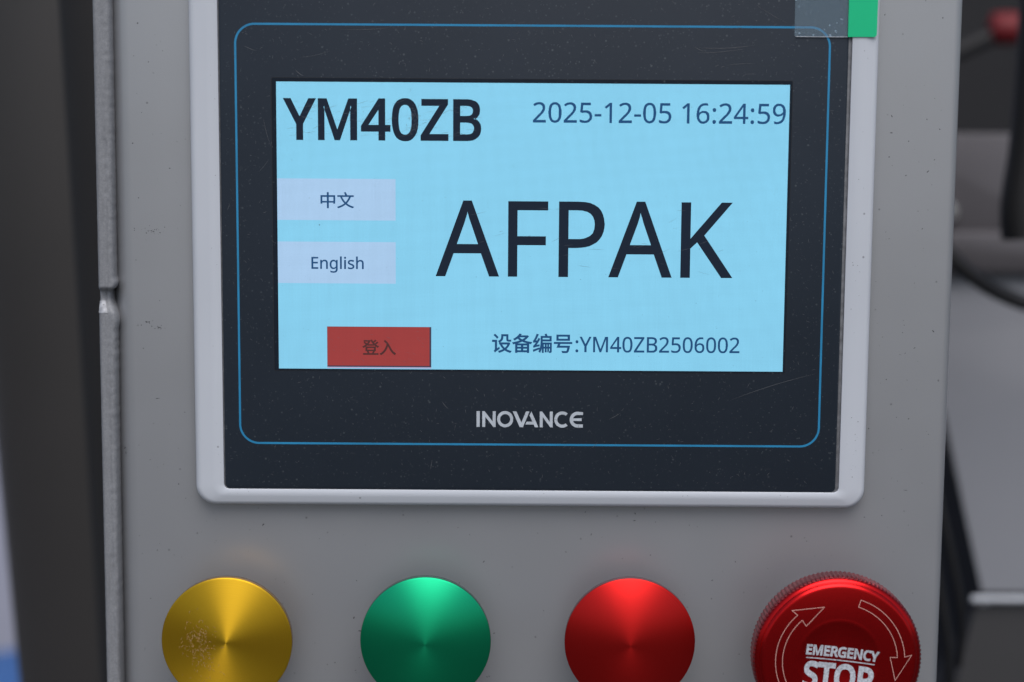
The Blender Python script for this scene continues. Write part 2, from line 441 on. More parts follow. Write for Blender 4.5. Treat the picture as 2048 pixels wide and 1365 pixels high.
GLYPHS = json.loads('''{"model":[194,[63,3,63,75,0,191,26,191,75,99,124,191,150,191,87,76,87,3],[175,3,175,191,210,191,268,37,269,37,329,191,364,191,364,3,340,3,340,119,340,128,340,137,341,146,341,154,342,162,342,168,341,168,278,3,258,3,196,168,195,168,196,162,196,155,197,146,197,137,197,127,197,117,197,3],[485,3,485,45,395,45,395,65,483,192,508,192,508,66,535,66,535,45,508,45,508,3],[417,66,485,66,485,126,485,134,485,142,485,149,486,159,486,168,485,168,483,162,480,157,477,151,474,147],[616,0,601,2,588,6,577,14,568,26,563,37,559,50,556,64,554,80,553,97,554,112,555,126,557,138,559,150,564,163,571,174,579,183,590,189,602,193,616,194,630,193,643,188,654,180,663,169,668,158,673,145,676,131,678,115,678,97,678,83,677,69,675,56,672,45,667,32,660,21,652,12,642,5,630,1],[616,20,628,22,638,28,646,39,650,50,653,63,654,79,655,97,654,115,653,131,650,144,646,155,638,166,628,172,616,174,603,172,593,166,585,155,581,144,579,131,577,115,576,97,577,79,579,63,581,50,585,39,593,28,603,22],[701,3,701,21,801,170,705,170,705,191,830,191,830,173,730,24,832,24,832,3],[868,3,868,191,922,191,939,191,953,189,965,185,976,181,983,175,989,167,993,156,994,145,993,134,990,125,984,117,977,110,968,106,958,103,958,101,965,100,973,98,979,95,985,91,990,86,994,80,998,74,999,66,1000,56,999,44,996,34,990,24,982,17,973,11,962,6,949,4,934,3],[892,111,927,111,941,112,952,114,960,119,965,125,968,132,969,142,968,151,964,159,958,164,949,168,938,170,923,171,892,171],[892,23,930,23,945,24,957,27,965,32,970,40,974,48,975,58,974,67,970,75,964,82,956,87,944,90,928,91,892,91]],"date":[79,[50,1,0,1,0,9,20,30,23,32,25,35,28,37,30,40,32,43,34,46,36,49,37,52,38,55,38,58,37,62,36,65,34,68,31,69,28,71,24,71,21,71,17,70,14,69,12,68,9,66,6,64,1,70,3,72,5,73,7,75,10,76,12,77,15,78,18,78,21,79,24,79,29,79,33,78,37,76,40,75,42,72,45,69,46,66,47,63,47,59,47,55,46,51,45,47,43,44,41,40,38,37,36,34,33,32,31,29,28,26,12,10,50,10],[112,40,112,35,112,31,111,27,111,23,110,19,108,14,106,11,104,8,101,5,98,3,95,2,91,1,87,0,82,1,79,2,75,3,72,5,70,8,67,11,66,15,64,19,63,22,62,26,62,31,61,35,61,40,61,45,62,49,62,53,63,57,64,61,65,65,67,69,69,72,72,74,75,76,78,78,82,79,87,79,91,79,94,78,98,76,101,74,103,72,106,69,108,65,109,61,110,57,111,53,112,49,112,45],[71,40,71,35,71,30,72,26,72,22,74,18,75,15,77,12,80,10,83,9,87,8,90,9,93,10,96,12,98,15,100,18,101,22,102,26,102,30,102,35,102,40,102,45,102,49,102,54,101,57,100,61,98,65,96,68,93,69,90,71,87,71,83,71,80,69,77,68,75,65,74,61,72,57,72,54,71,49,71,45],[173,1,122,1,122,9,142,30,145,32,148,35,150,37,152,40,155,43,157,46,158,49,159,52,160,55,160,58,160,62,158,65,156,68,154,69,150,71,147,71,143,71,140,70,137,69,134,68,131,66,128,64,123,70,125,72,127,73,130,75,132,76,135,77,138,78,141,78,144,79,147,79,151,79,155,78,159,76,162,75,165,72,167,69,169,66,169,63,170,59,169,55,169,51,167,47,165,44,163,40,160,37,158,34,156,32,153,29,150,26,134,10,173,10],[208,48,212,48,215,48,218,47,221,46,225,44,228,41,230,38,232,34,233,30,234,26,233,22,233,19,232,15,230,12,227,9,224,6,220,3,217,2,213,1,209,1,205,0,201,1,197,1,194,1,191,2,188,3,185,5,185,13,188,12,191,11,195,10,198,9,202,9,205,8,209,9,212,9,215,10,218,12,220,13,222,16,223,18,224,21,224,25,223,30,222,33,219,36,217,38,213,39,209,40,205,40,203,40,200,40,198,40,194,39,192,39,187,42,190,78,228,78,228,69,198,69,196,47,198,48,201,48,203,48,205,48],[244,26,244,34,270,34,270,26],[312,1,303,1,303,55,303,58,303,60,303,62,303,64,303,68,302,66,300,65,297,62,289,56,284,62,304,78,312,78],[391,1,340,1,340,9,360,30,363,32,366,35,368,37,370,40,373,43,375,46,376,49,377,52,378,55,378,58,378,62,376,65,374,68,372,69,368,71,365,71,361,71,358,70,355,69,352,68,349,66,346,64,341,70,343,72,346,73,348,75,350,76,353,77,356,78,359,78,362,79,365,79,369,79,373,78,377,76,380,75,383,72,385,69,387,66,387,63,388,59,388,55,387,51,385,47,383,44,381,40,378,37,376,34,374,32,371,29,368,26,352,10,391,10],[401,26,401,34,427,34,427,26],[487,40,487,35,486,31,486,27,485,23,484,19,483,14,481,11,479,8,476,5,473,3,470,2,466,1,461,0,457,1,454,2,450,3,447,5,445,8,442,11,440,15,439,19,438,22,437,26,437,31,436,35,436,40,436,45,437,49,437,53,438,57,439,61,440,65,442,69,444,72,447,74,450,76,453,78,457,79,461,79,465,79,469,78,473,76,476,74,478,72,481,69,482,65,484,61,485,57,486,53,486,49,487,45],[446,40,446,35,446,30,446,26,447,22,448,18,450,15,452,12,455,10,458,9,461,8,465,9,468,10,471,12,473,15,474,18,476,22,476,26,477,30,477,35,477,40,477,45,477,49,476,54,476,57,474,61,473,65,471,68,468,69,465,71,461,71,458,71,455,69,452,68,450,65,448,61,447,57,446,54,446,49,446,45],[522,48,525,48,529,48,532,47,535,46,539,44,542,41,544,38,546,34,547,30,547,26,547,22,546,19,545,15,544,12,541,9,538,6,534,3,531,2,527,1,523,1,519,0,515,1,511,1,508,1,504,2,501,3,499,5,499,13,502,12,505,11,508,10,512,9,515,9,519,8,522,9,526,9,529,10,531,12,533,13,535,16,537,18,537,21,538,25,537,30,536,33,533,36,530,38,527,39,523,40,518,40,516,40,514,40,512,40,508,39,505,39,501,42,504,78,542,78,542,69,512,69,510,47,512,48,515,48,517,48,519,48],[619,1,610,1,610,55,610,58,610,60,610,62,610,64,610,68,609,66,607,65,604,62,596,56,591,62,611,78,619,78],[648,34,648,39,649,43,649,47,650,51,651,55,652,59,654,63,656,66,658,69,661,72,665,75,668,76,672,78,675,78,679,79,683,79,686,79,688,79,691,78,693,78,693,70,691,71,688,71,686,71,683,71,679,71,675,70,671,69,668,67,665,65,663,62,662,59,660,56,659,52,658,48,658,44,658,40,660,43,662,45,664,46,666,47,668,48,671,49,673,49,676,49,681,49,684,48,688,47,691,44,694,42,696,39,697,35,698,31,698,26,698,22,698,19,697,15,695,12,693,9,690,6,687,4,683,2,679,1,674,0,671,1,667,1,664,2,661,4,658,6,656,9,653,12,652,15,650,19,649,23,649,26,648,30],[674,8,678,9,682,10,685,13,687,15,688,18,689,22,689,26,689,31,687,34,685,38,683,40,679,41,674,42,671,42,668,41,666,40,663,38,661,37,660,35,659,32,658,30,658,28,658,26,658,23,659,21,659,19,661,17,662,15,663,13,665,11,667,10,669,9,671,9],[711,7,712,11,713,13,715,14,718,14,720,14,722,13,724,11,724,7,724,4,722,2,720,0,718,0,715,0,713,2,712,4],[711,53,712,57,713,59,715,60,718,60,720,60,722,59,724,57,724,53,724,50,722,47,720,46,718,46,715,46,713,47,712,50],[788,1,737,1,737,9,757,30,760,32,763,35,765,37,767,40,769,43,771,46,773,49,774,52,775,55,775,58,775,62,773,65,771,68,769,69,765,71,762,71,758,71,755,70,752,69,749,68,746,66,743,64,738,70,740,72,742,73,745,75,747,76,750,77,753,78,755,78,758,79,762,79,766,79,770,78,774,76,777,75,780,72,782,69,783,66,784,63,785,59,784,55,784,51,782,47,780,44,778,40,775,37,773,34,771,32,768,29,765,26,749,10,788,10],[852,19,841,19,841,1,832,1,832,19,796,19,796,27,832,78,841,78,841,27,852,27],[832,51,832,54,832,56,832,59,832,61,832,63,833,65,833,66,833,68,832,68,831,66,830,64,829,62,828,60,805,27,832,27],[862,7,863,11,864,13,866,14,869,14,871,14,874,13,875,11,875,7,875,4,874,2,871,0,869,0,866,0,864,2,863,4],[862,53,863,57,864,59,866,60,869,60,871,60,874,59,875,57,875,53,875,50,874,47,871,46,869,46,866,46,864,47,863,50],[913,48,916,48,920,48,923,47,926,46,930,44,933,41,935,38,937,34,938,30,938,26,938,22,937,19,936,15,935,12,932,9,929,6,925,3,922,2,918,1,914,1,910,0,906,1,902,1,899,1,895,2,892,3,890,5,890,13,893,12,896,11,899,10,903,9,906,9,910,8,913,9,917,9,920,10,922,12,925,13,926,16,928,18,928,21,929,25,928,30,927,33,924,36,921,38,918,39,914,40,909,40,907,40,905,40,903,40,899,39,896,39,892,42,895,78,933,78,933,69,903,69,901,47,903,48,906,48,908,48,910,48],[1000,45,1000,41,1000,37,999,32,998,28,997,24,996,20,994,16,992,13,990,10,987,7,984,5,980,3,976,2,973,1,969,1,965,0,963,0,960,1,957,1,955,1,955,10,957,9,960,9,962,8,965,8,969,8,974,9,977,11,980,12,983,15,985,17,987,20,988,24,989,27,990,31,990,35,990,39,988,37,986,34,984,33,982,32,980,31,977,31,975,30,972,30,967,30,964,31,960,33,957,35,955,37,952,41,951,44,950,48,950,53,950,57,950,61,951,64,953,67,955,71,958,73,961,76,965,78,969,79,974,79,978,79,981,78,984,77,987,75,990,73,993,71,995,68,997,64,998,60,999,57,1000,53,1000,49],[974,71,970,71,966,69,963,67,961,64,960,61,959,57,959,53,959,49,961,45,963,42,965,39,969,38,974,37,977,38,980,38,983,40,985,41,987,43,988,45,990,47,990,49,990,51,990,54,990,56,989,58,989,61,988,63,986,65,985,67,983,68,981,69,979,70,977,71]],"zhongwen":[495,[193,491,193,396,0,396,0,142,40,142,40,175,193,175,193,0,236,0,236,175,390,175,390,144,431,144,431,396,236,396,236,491],[40,214,40,356,193,356,193,214],[390,214,236,214,236,356,390,356],[709,482,725,454,739,424,749,398,793,413,782,438,767,467,751,495],[510,397,510,358,593,358,613,310,636,266,662,224,691,185,722,149,685,121,645,96,601,74,554,55,502,38,516,20,528,1,579,19,628,40,672,64,714,90,751,120,789,90,830,63,874,39,921,19,972,3,985,23,1000,40,950,55,904,73,860,96,820,121,782,150,813,184,841,222,866,264,889,309,909,358,993,358,993,397],[753,177,717,217,685,261,658,308,635,358,863,358,841,306,815,259,786,216]],"english":[310,[124,74,0,74,0,296,124,296,124,271,28,271,28,202,118,202,118,178,28,178,28,99,124,99],[249,244,263,243,275,240,285,236,294,229,300,221,305,210,308,198,309,183,309,74,282,74,282,181,281,193,278,203,273,211,266,216,256,220,245,221,232,220,221,217,213,212,207,205,202,197,199,186,197,174,196,161,196,74,169,74,169,241,191,241,195,218,196,218,200,224,205,228,210,232,216,236,222,239,228,241,235,243,242,243],[419,244,430,243,440,241,449,238,457,233,465,226,471,219,473,219,477,241,498,241,498,72,498,60,496,50,494,41,490,32,484,22,476,14,466,8,457,5,447,2,436,1,424,0,412,0,401,1,391,3,381,5,372,7,364,11,364,36,372,32,382,29,392,26,403,24,414,23,426,23,439,24,450,28,459,35,466,45,470,56,471,69,471,76,472,81,472,87,472,93,472,96,471,96,465,89,458,82,450,78,441,74,431,72,420,71,404,73,391,77,379,84,369,94,363,104,358,115,354,128,352,142,351,157,352,172,354,186,358,199,363,210,369,220,379,231,391,238,404,242],[423,221,414,220,406,218,399,213,393,208,388,200,384,192,382,181,380,170,379,157,380,142,382,130,386,119,391,110,399,101,410,95,424,94,432,94,439,95,445,97,454,101,460,107,464,112,467,118,469,125,471,133,471,141,472,151,472,157,471,171,469,184,467,194,463,202,457,209,451,214,443,218,434,220],[578,74,551,74,551,310,578,310],[658,241,658,74,631,74,631,241],[645,303,651,302,656,299,660,293,661,286,660,278,656,273,651,269,645,268,639,269,634,273,630,278,629,286,630,293,634,299,639,302],[819,120,819,110,816,101,811,93,805,87,798,81,788,77,778,74,766,72,753,71,742,72,732,73,723,74,715,76,708,79,701,82,701,107,708,103,716,100,725,98,734,95,744,94,754,93,766,94,776,96,784,100,789,105,792,111,793,118,792,124,790,129,785,134,777,139,771,142,762,146,752,150,742,154,733,158,725,163,718,167,712,172,707,177,703,184,701,191,701,200,703,213,708,224,718,232,727,237,738,241,750,243,763,244,773,243,782,242,791,241,800,239,808,236,816,233,807,211,800,214,792,216,785,218,777,220,769,221,761,221,751,221,742,219,736,216,729,210,727,201,728,195,731,190,736,185,744,180,751,177,760,174,770,170,780,166,789,162,797,158,803,153,809,148,814,143,817,136,819,129],[887,241,887,235,887,229,886,223,886,218,887,218,891,223,896,228,901,232,906,235,912,238,919,241,925,242,932,243,939,243,952,243,963,241,973,237,981,232,988,226,993,217,997,208,999,196,1000,183,1000,74,973,74,973,181,972,193,969,203,964,211,957,216,947,220,936,221,924,220,915,218,907,214,900,208,895,202,892,193,889,184,888,173,887,160,887,74,860,74,860,310,887,310]],"afpak":[237,[0,0,92,237,119,237,211,0,180,0,152,73,58,73,30,0],[68,100,143,100,117,171,113,181,111,188,109,195,107,202,105,207,103,196,100,187,97,178,95,171],[244,0,244,236,376,236,376,210,273,210,273,126,369,126,369,100,273,100,273,0],[415,0,415,236,478,236,500,235,518,232,533,226,546,218,555,208,561,196,565,182,567,167,566,154,563,142,558,130,551,120,541,110,528,103,517,98,504,95,489,93,472,92,445,92,445,0],[445,118,469,118,485,118,499,120,510,124,519,128,529,137,534,150,536,166,534,179,529,191,521,200,510,206,494,210,475,211,445,211],[584,0,676,237,703,237,795,0,764,0,736,73,642,73,614,0],[652,100,727,100,700,171,697,181,695,188,692,195,690,202,689,207,686,196,684,187,681,178,679,171],[827,0,827,236,857,236,857,120,877,142,898,165,962,236,996,236,903,133,1000,0,965,0,881,113,857,92,857,0]],"login":[470,[133,219,348,219,348,154,133,154],[94,252,94,122,389,122,389,252],[441,406,419,386,394,364,368,343,350,362,333,382,359,402,387,423,412,446,382,467,363,447,340,426,315,406,295,437,279,470,246,459,263,423,283,389,306,357,332,327,160,327,188,361,212,399,231,440,206,453,199,451,39,451,39,419,181,419,166,394,148,370,128,347,109,365,85,383,60,398,39,377,63,360,86,342,105,324,71,297,36,273,0,255,13,241,24,226,57,244,90,265,122,290,153,319,153,294,338,294,338,320,367,293,397,269,429,248,462,231,474,248,489,263,454,279,422,299,391,322,417,342,444,364,470,385],[322,119,312,94,299,67,285,42,165,42,197,54,184,85,166,118,131,107,148,74,160,42,18,42,18,9,472,9,472,42,325,42,337,63,349,86,360,109],[655,427,686,402,714,374,738,343,718,273,693,210,662,154,623,106,578,65,524,31,543,16,559,0,609,33,652,72,689,118,721,169,747,227,769,291,797,238,823,184,852,132,886,83,928,39,981,2,989,24,1000,45,928,104,877,172,837,247,797,323,748,396,679,460]],"device":[239,[20,221,35,207,49,193,59,180,72,194,61,206,47,220,33,233],[0,157,0,138,36,138,36,46,32,31,23,22,29,14,34,6,40,12,56,25,90,50,87,58,84,66,55,46,55,157],[115,228,115,199,112,180,101,161,76,144,82,137,88,129,111,144,125,162,132,180,133,199,133,210,179,210,179,169,183,148,201,142,220,142,227,142,233,143,232,151,232,160,226,159,220,159,202,159,198,161,197,168,197,228],[196,106,185,86,172,69,156,54,140,70,126,87,116,106],[88,124,88,106,101,106,97,104,106,87,116,71,128,57,141,43,120,32,99,24,77,17,82,9,86,1,104,6,122,13,139,22,155,31,171,21,187,13,205,6,225,0,230,9,237,17,213,24,191,32,171,43,186,59,200,76,212,97,221,119,209,124,205,124],[422,198,408,186,392,174,374,164,357,173,343,184,331,195,333,198],[341,238,329,221,312,203,291,187,266,172,273,166,279,158,293,166,305,174,317,183,328,173,340,163,354,155,330,146,305,138,279,132,254,128,259,119,262,110,285,114,308,120,331,126,353,134,374,144,394,135,415,128,438,122,461,117,484,113,489,123,496,131,469,135,443,140,418,147,395,155,412,166,428,179,442,193,454,208,441,216,438,215,349,215,356,224,362,234],[310,54,364,54,364,26,310,26],[310,70,310,96,364,96,364,70],[438,54,438,26,384,26,384,54],[438,70,384,70,384,96,438,96],[290,113,290,1,310,1,310,9,438,9,438,1,459,1,459,113],[513,35,518,17,535,24,553,32,572,40,592,48,588,63,568,55,548,48,529,41],[519,130,524,132,535,134,556,137,546,122,538,110,533,103,523,91,515,85,518,76,521,68,528,71,548,77,590,87,589,95,589,103,546,94,560,112,573,132,585,153,597,175,581,184,574,169,566,154,537,151,548,169,559,189,568,210,577,231,558,237,550,214,541,192,532,175,526,164,519,153,513,148,516,139],[663,111,663,73,642,73,642,111],[677,111,695,111,695,73,677,73],[627,127,627,3,642,3,642,58,663,58,663,9,677,9,677,58,695,58,695,10,708,10,708,58,727,58,727,20,726,18,724,17,720,17,712,17,715,10,717,3,728,3,737,5,741,11,742,19,742,128,727,127],[708,111,727,111,727,73,708,73],[659,234,665,222,670,210,610,210,610,154,609,128,607,100,603,71,595,42,584,16,592,11,599,5,609,27,617,52,622,77,625,103,627,127,627,149,740,149,740,210,690,210,685,224,677,239],[627,193,722,193,722,166,627,166],[827,210,949,210,949,175,827,175],[808,227,808,158,970,158,970,227],[776,134,776,117,829,117,824,100,818,84,812,70,947,70,942,45,937,29,931,21,926,19,918,19,908,19,892,19,874,21,879,12,881,2,898,2,913,1,924,2,937,3,947,8,953,17,959,31,964,51,969,79,970,85,970,88,841,88,851,117,1000,117,1000,134]],"serial":[93,[0,9,1,12,2,15,5,16,8,17,11,16,13,15,15,12,16,9,15,5,13,2,11,1,8,0,5,1,2,2,1,5],[0,62,1,66,2,69,5,70,8,71,11,70,13,69,15,66,16,62,15,58,13,56,11,54,8,54,5,54,2,56,1,58],[60,47,83,91,95,91,66,36,66,2,54,2,54,36,25,91,37,91],[147,2,118,80,117,80,117,77,118,74,118,71,118,68,118,65,118,62,118,59,118,56,118,2,108,2,108,91,124,91,152,18,180,91,197,91,197,2,186,2,186,57,186,60,186,63,186,65,186,68,186,71,186,74,186,77,187,80,186,80,156,2],[278,22,265,22,265,2,254,2,254,22,212,22,212,31,254,92,265,92,265,32,278,32],[254,60,254,63,254,66,255,69,255,71,255,73,255,76,255,78,255,80,253,77,252,75,251,72,249,70,222,32,254,32],[346,47,346,41,346,36,345,32,344,27,343,22,341,17,339,13,337,9,334,6,330,4,326,2,321,1,316,1,311,1,307,2,303,4,300,6,297,9,294,13,292,17,290,22,289,26,288,31,287,36,287,41,287,47,287,52,287,58,288,62,289,67,290,71,291,76,293,80,296,84,299,87,303,89,307,91,311,92,316,93,321,92,325,91,329,89,333,87,336,84,339,80,341,76,343,71,344,67,345,62,346,58,346,52],[298,47,298,41,298,35,299,30,300,26,301,21,303,17,305,14,308,12,312,10,316,10,320,10,324,12,327,14,330,17,332,21,333,26,334,30,334,35,335,41,335,47,335,52,334,58,334,63,333,67,332,72,330,76,327,79,324,81,320,83,316,83,312,83,308,81,305,79,303,76,301,72,300,67,299,63,298,58,298,52],[419,2,357,2,357,10,404,81,358,81,358,91,418,91,418,83,371,12,419,12],[461,91,468,91,474,90,479,89,483,88,487,86,491,83,493,79,495,75,495,69,495,66,495,63,493,60,492,57,490,55,488,53,485,51,482,50,478,49,482,48,485,47,489,45,491,44,494,41,496,39,497,35,498,32,498,27,498,22,497,17,495,13,492,10,488,7,484,5,480,3,476,2,472,2,467,2,436,2,436,91],[464,53,469,53,473,54,477,55,480,57,482,60,483,63,484,68,483,72,481,76,479,78,476,80,472,81,467,81,462,82,447,82,447,53],[447,44,447,11,465,11,471,12,475,12,479,14,482,16,484,19,486,23,486,28,486,31,485,34,484,36,483,38,480,40,477,42,474,43,470,43,464,44],[570,2,511,2,511,11,535,35,538,38,541,41,544,44,546,47,549,50,551,54,553,57,554,60,555,64,555,68,555,73,553,76,551,79,548,81,544,83,540,83,535,83,532,82,528,81,525,79,521,77,518,74,512,82,515,84,517,86,520,87,523,89,526,90,529,91,532,92,536,92,540,92,545,92,550,91,554,90,558,87,561,85,563,81,565,78,566,73,567,69,566,64,565,60,564,55,562,51,559,47,556,43,553,40,550,37,547,34,544,31,525,12,570,12],[611,57,616,56,620,56,624,55,627,53,631,51,635,48,638,45,640,40,641,36,641,30,641,26,640,22,639,18,637,14,634,10,630,7,626,4,622,3,618,1,613,1,608,1,603,1,599,1,595,2,591,3,588,4,585,5,585,16,588,14,592,13,596,11,600,11,604,10,608,10,612,10,616,11,620,12,623,14,625,16,627,18,629,21,630,25,630,29,629,35,628,39,625,43,622,45,618,46,613,47,608,47,605,47,602,47,600,47,596,46,592,45,587,49,590,91,635,91,635,81,600,81,597,55,600,56,603,56,606,56,608,57],[714,47,714,41,714,36,713,32,712,27,711,22,709,17,707,13,704,9,701,6,698,4,694,2,689,1,684,1,679,1,675,2,671,4,668,6,664,9,662,13,660,17,658,22,657,26,656,31,655,36,655,41,655,47,655,52,655,58,656,62,656,67,658,71,659,76,661,80,664,84,667,87,670,89,675,91,679,92,684,93,689,92,693,91,697,89,701,87,704,84,707,80,709,76,711,71,712,67,713,62,713,58,714,52],[666,47,666,41,666,35,667,30,667,26,669,21,671,17,673,14,676,12,680,10,684,10,688,10,692,12,695,14,697,17,699,21,701,26,702,30,702,35,703,41,703,47,703,52,702,58,702,63,701,67,699,72,697,76,695,79,692,81,688,83,684,83,680,83,676,81,673,79,671,76,669,72,667,67,667,63,666,58,666,52],[727,40,727,45,727,50,728,55,729,60,730,65,732,69,734,74,736,78,739,81,742,85,746,87,751,89,754,91,758,92,763,92,768,92,771,92,774,92,777,92,779,91,779,82,776,83,774,83,771,83,768,83,763,83,758,82,754,81,750,78,747,76,745,73,743,69,741,65,740,61,739,57,738,52,738,47,739,47,741,50,743,53,746,54,748,55,750,56,753,57,756,58,760,58,765,57,769,56,773,55,777,52,780,49,783,45,784,41,785,36,786,31,786,26,785,22,784,18,782,15,780,10,776,7,772,4,768,2,763,1,757,1,753,1,749,2,745,3,742,5,739,7,736,10,733,14,731,18,729,22,728,26,728,31,727,35],[757,10,762,10,766,12,770,15,772,18,774,21,775,26,775,31,774,36,773,40,771,44,767,47,763,49,758,49,754,49,750,48,747,47,745,45,742,43,741,40,739,38,738,35,738,33,738,30,739,27,739,25,740,22,741,19,743,17,745,15,747,13,749,12,751,11,754,10],[857,47,857,41,857,36,856,32,856,27,854,22,852,17,850,13,848,9,845,6,841,4,837,2,832,1,827,1,823,1,818,2,814,4,811,6,808,9,805,13,803,17,801,22,800,26,799,31,798,36,798,41,798,47,798,52,798,58,799,62,800,67,801,71,802,76,805,80,807,84,810,87,814,89,818,91,822,92,827,93,832,92,837,91,840,89,844,87,847,84,850,80,852,76,854,71,855,67,856,62,857,58,857,52],[809,47,809,41,809,35,810,30,811,26,812,21,814,17,817,14,820,12,823,10,827,10,832,10,835,12,838,14,841,17,843,21,844,26,845,30,846,35,846,41,846,47,846,52,846,58,845,63,844,67,843,72,841,76,838,79,835,81,832,83,827,83,823,83,820,81,817,79,814,76,812,72,811,67,810,63,809,58,809,52],[929,47,929,41,928,36,928,32,927,27,926,22,924,17,922,13,919,9,916,6,913,4,909,2,904,1,899,1,894,1,890,2,886,4,882,6,879,9,877,13,874,17,873,22,871,26,871,31,870,36,870,41,869,47,870,52,870,58,870,62,871,67,872,71,874,76,876,80,879,84,882,87,885,89,889,91,894,92,899,93,904,92,908,91,912,89,916,87,919,84,921,80,924,76,926,71,927,67,928,62,928,58,929,52],[880,47,881,41,881,35,881,30,882,26,884,21,886,17,888,14,891,12,895,10,899,10,903,10,907,12,910,14,912,17,914,21,916,26,917,30,917,35,917,41,918,47,917,52,917,58,917,63,916,67,914,72,912,76,910,79,907,81,903,83,899,83,895,83,891,81,888,79,886,76,884,72,882,67,881,63,881,58,881,52],[1000,2,941,2,941,11,964,35,968,38,971,41,973,44,976,47,979,50,981,54,983,57,984,60,985,64,985,68,985,73,983,76,981,79,978,81,974,83,969,83,965,83,961,82,958,81,955,79,951,77,948,74,942,82,944,84,947,86,950,87,952,89,956,90,959,91,962,92,966,92,969,92,975,92,979,91,984,90,987,87,991,85,993,81,995,78,996,73,996,69,996,64,995,60,993,55,991,51,989,47,985,43,983,40,980,37,977,34,973,31,955,12,1000,12]],"emerg":[127,[0,2,0,125,69,125,69,111,16,111,16,73,66,73,66,59,16,59,16,15,69,15,69,2],[96,2,96,125,119,125,157,24,158,24,197,125,219,125,219,2,204,2,204,78,204,84,204,90,204,95,205,101,205,106,205,110,204,110,163,2,151,2,110,110,109,110,110,106,110,101,110,95,110,89,110,83,110,77,110,2],[253,2,253,125,322,125,322,111,268,111,268,73,319,73,319,59,268,59,268,15,322,15,322,2],[349,2,349,125,383,125,394,125,403,123,411,120,417,116,422,111,425,105,427,98,428,90,428,84,426,78,424,74,422,70,419,66,415,63,411,61,407,59,403,57,437,2,419,2,389,53,365,53,365,2],[365,66,383,66,392,67,399,68,405,72,409,76,411,82,412,89,411,97,409,102,405,107,399,109,391,111,382,112,365,112],[509,0,500,0,492,2,484,4,477,8,471,12,465,17,461,23,457,30,454,37,452,45,451,54,450,63,451,73,452,81,455,90,458,97,462,104,467,110,473,115,480,119,487,122,495,125,504,126,514,127,521,127,527,126,534,125,540,124,546,122,551,120,545,106,541,108,536,110,530,111,525,112,519,113,513,113,503,112,494,110,486,106,479,100,473,93,470,84,467,74,466,63,467,56,468,50,469,43,471,37,475,30,480,25,486,20,492,17,498,15,505,14,513,13,518,14,523,14,527,14,532,15,537,16,537,53,510,53,510,67,553,67,553,6,546,4,539,3,532,2,525,1,518,0],[582,2,582,125,651,125,651,111,598,111,598,73,648,73,648,59,598,59,598,15,651,15,651,2],[678,2,678,125,696,125,762,23,763,23,762,31,762,43,762,50,762,55,762,125,776,125,776,2,758,2,692,104,691,104,692,100,692,95,692,89,693,83,693,77,693,71,693,2],[860,0,851,0,843,2,835,4,829,8,823,12,818,17,813,23,810,30,807,37,805,45,804,54,803,64,804,73,805,81,807,89,810,97,814,103,819,109,824,114,830,119,837,122,845,125,854,126,863,127,872,126,881,125,889,123,897,120,891,106,887,108,882,110,878,111,873,112,868,113,863,113,853,112,845,110,838,106,831,100,826,93,823,84,821,74,820,63,821,53,823,43,826,34,831,27,837,21,844,17,852,14,862,14,868,14,873,14,878,15,883,16,887,17,892,18,892,5,887,3,883,2,878,1,873,1,867,0],[943,2,943,49,902,125,919,125,951,64,983,125,1000,125,959,50,959,2]],"stop":[308,[82,0,66,0,50,2,36,4,22,7,10,10,0,14,0,50,11,46,23,42,37,38,53,35,68,33,84,33,104,34,121,38,134,46,144,55,149,67,151,81,150,94,145,105,136,115,123,124,112,130,98,136,81,142,63,150,47,158,34,167,23,176,12,191,6,210,4,231,5,246,9,260,16,272,25,282,36,291,50,298,65,303,81,306,99,307,115,307,130,305,144,303,158,299,170,295,182,290,170,258,159,262,148,266,136,270,124,272,111,274,98,274,81,273,67,269,56,262,48,253,43,243,42,231,43,217,48,206,56,196,69,188,79,182,92,176,107,170,124,164,139,157,152,150,163,142,172,133,179,123,185,112,188,99,189,84,187,65,182,49,173,34,160,22,144,12,126,6,105,1],[306,4,306,270,213,270,213,303,437,303,437,270,344,270,344,4],[605,0,583,1,562,5,544,11,528,19,513,30,501,42,490,57,482,73,475,91,470,111,468,132,467,154,468,177,470,198,475,217,482,235,490,251,501,265,513,278,528,288,544,297,562,303,583,306,605,308,627,306,647,303,664,297,681,289,695,278,707,266,718,251,727,235,734,217,739,198,742,177,743,154,742,132,739,111,734,91,727,73,718,57,707,42,695,30,681,19,664,11,646,5,627,1],[605,33,629,35,649,41,666,51,679,65,690,83,697,104,701,127,703,154,701,181,697,204,690,225,679,243,666,257,649,267,629,273,605,275,582,273,561,267,544,257,531,243,520,225,513,204,508,181,506,154,508,127,512,104,520,83,530,65,544,51,561,41,581,35],[809,4,809,303,888,303,915,302,938,297,958,290,973,280,985,267,993,252,998,235,1000,215,999,199,995,184,989,169,980,155,967,144,952,134,937,128,921,124,902,121,881,121,846,121,846,4],[846,153,877,153,897,154,914,156,928,161,940,167,952,178,959,194,961,213,959,231,953,245,943,257,928,264,909,269,884,271,846,271]]}''')

# ================================================================== control cabinet
PZ0, PZ1 = -190, 170
cab = thing('control_cabinet', 'grey powder coated metal control cabinet carrying the touch panel and push buttons', 'cabinet', (4, 75, PZ0))
cl = lambda x, y, z: (x - 4, y - 75, z - PZ0)

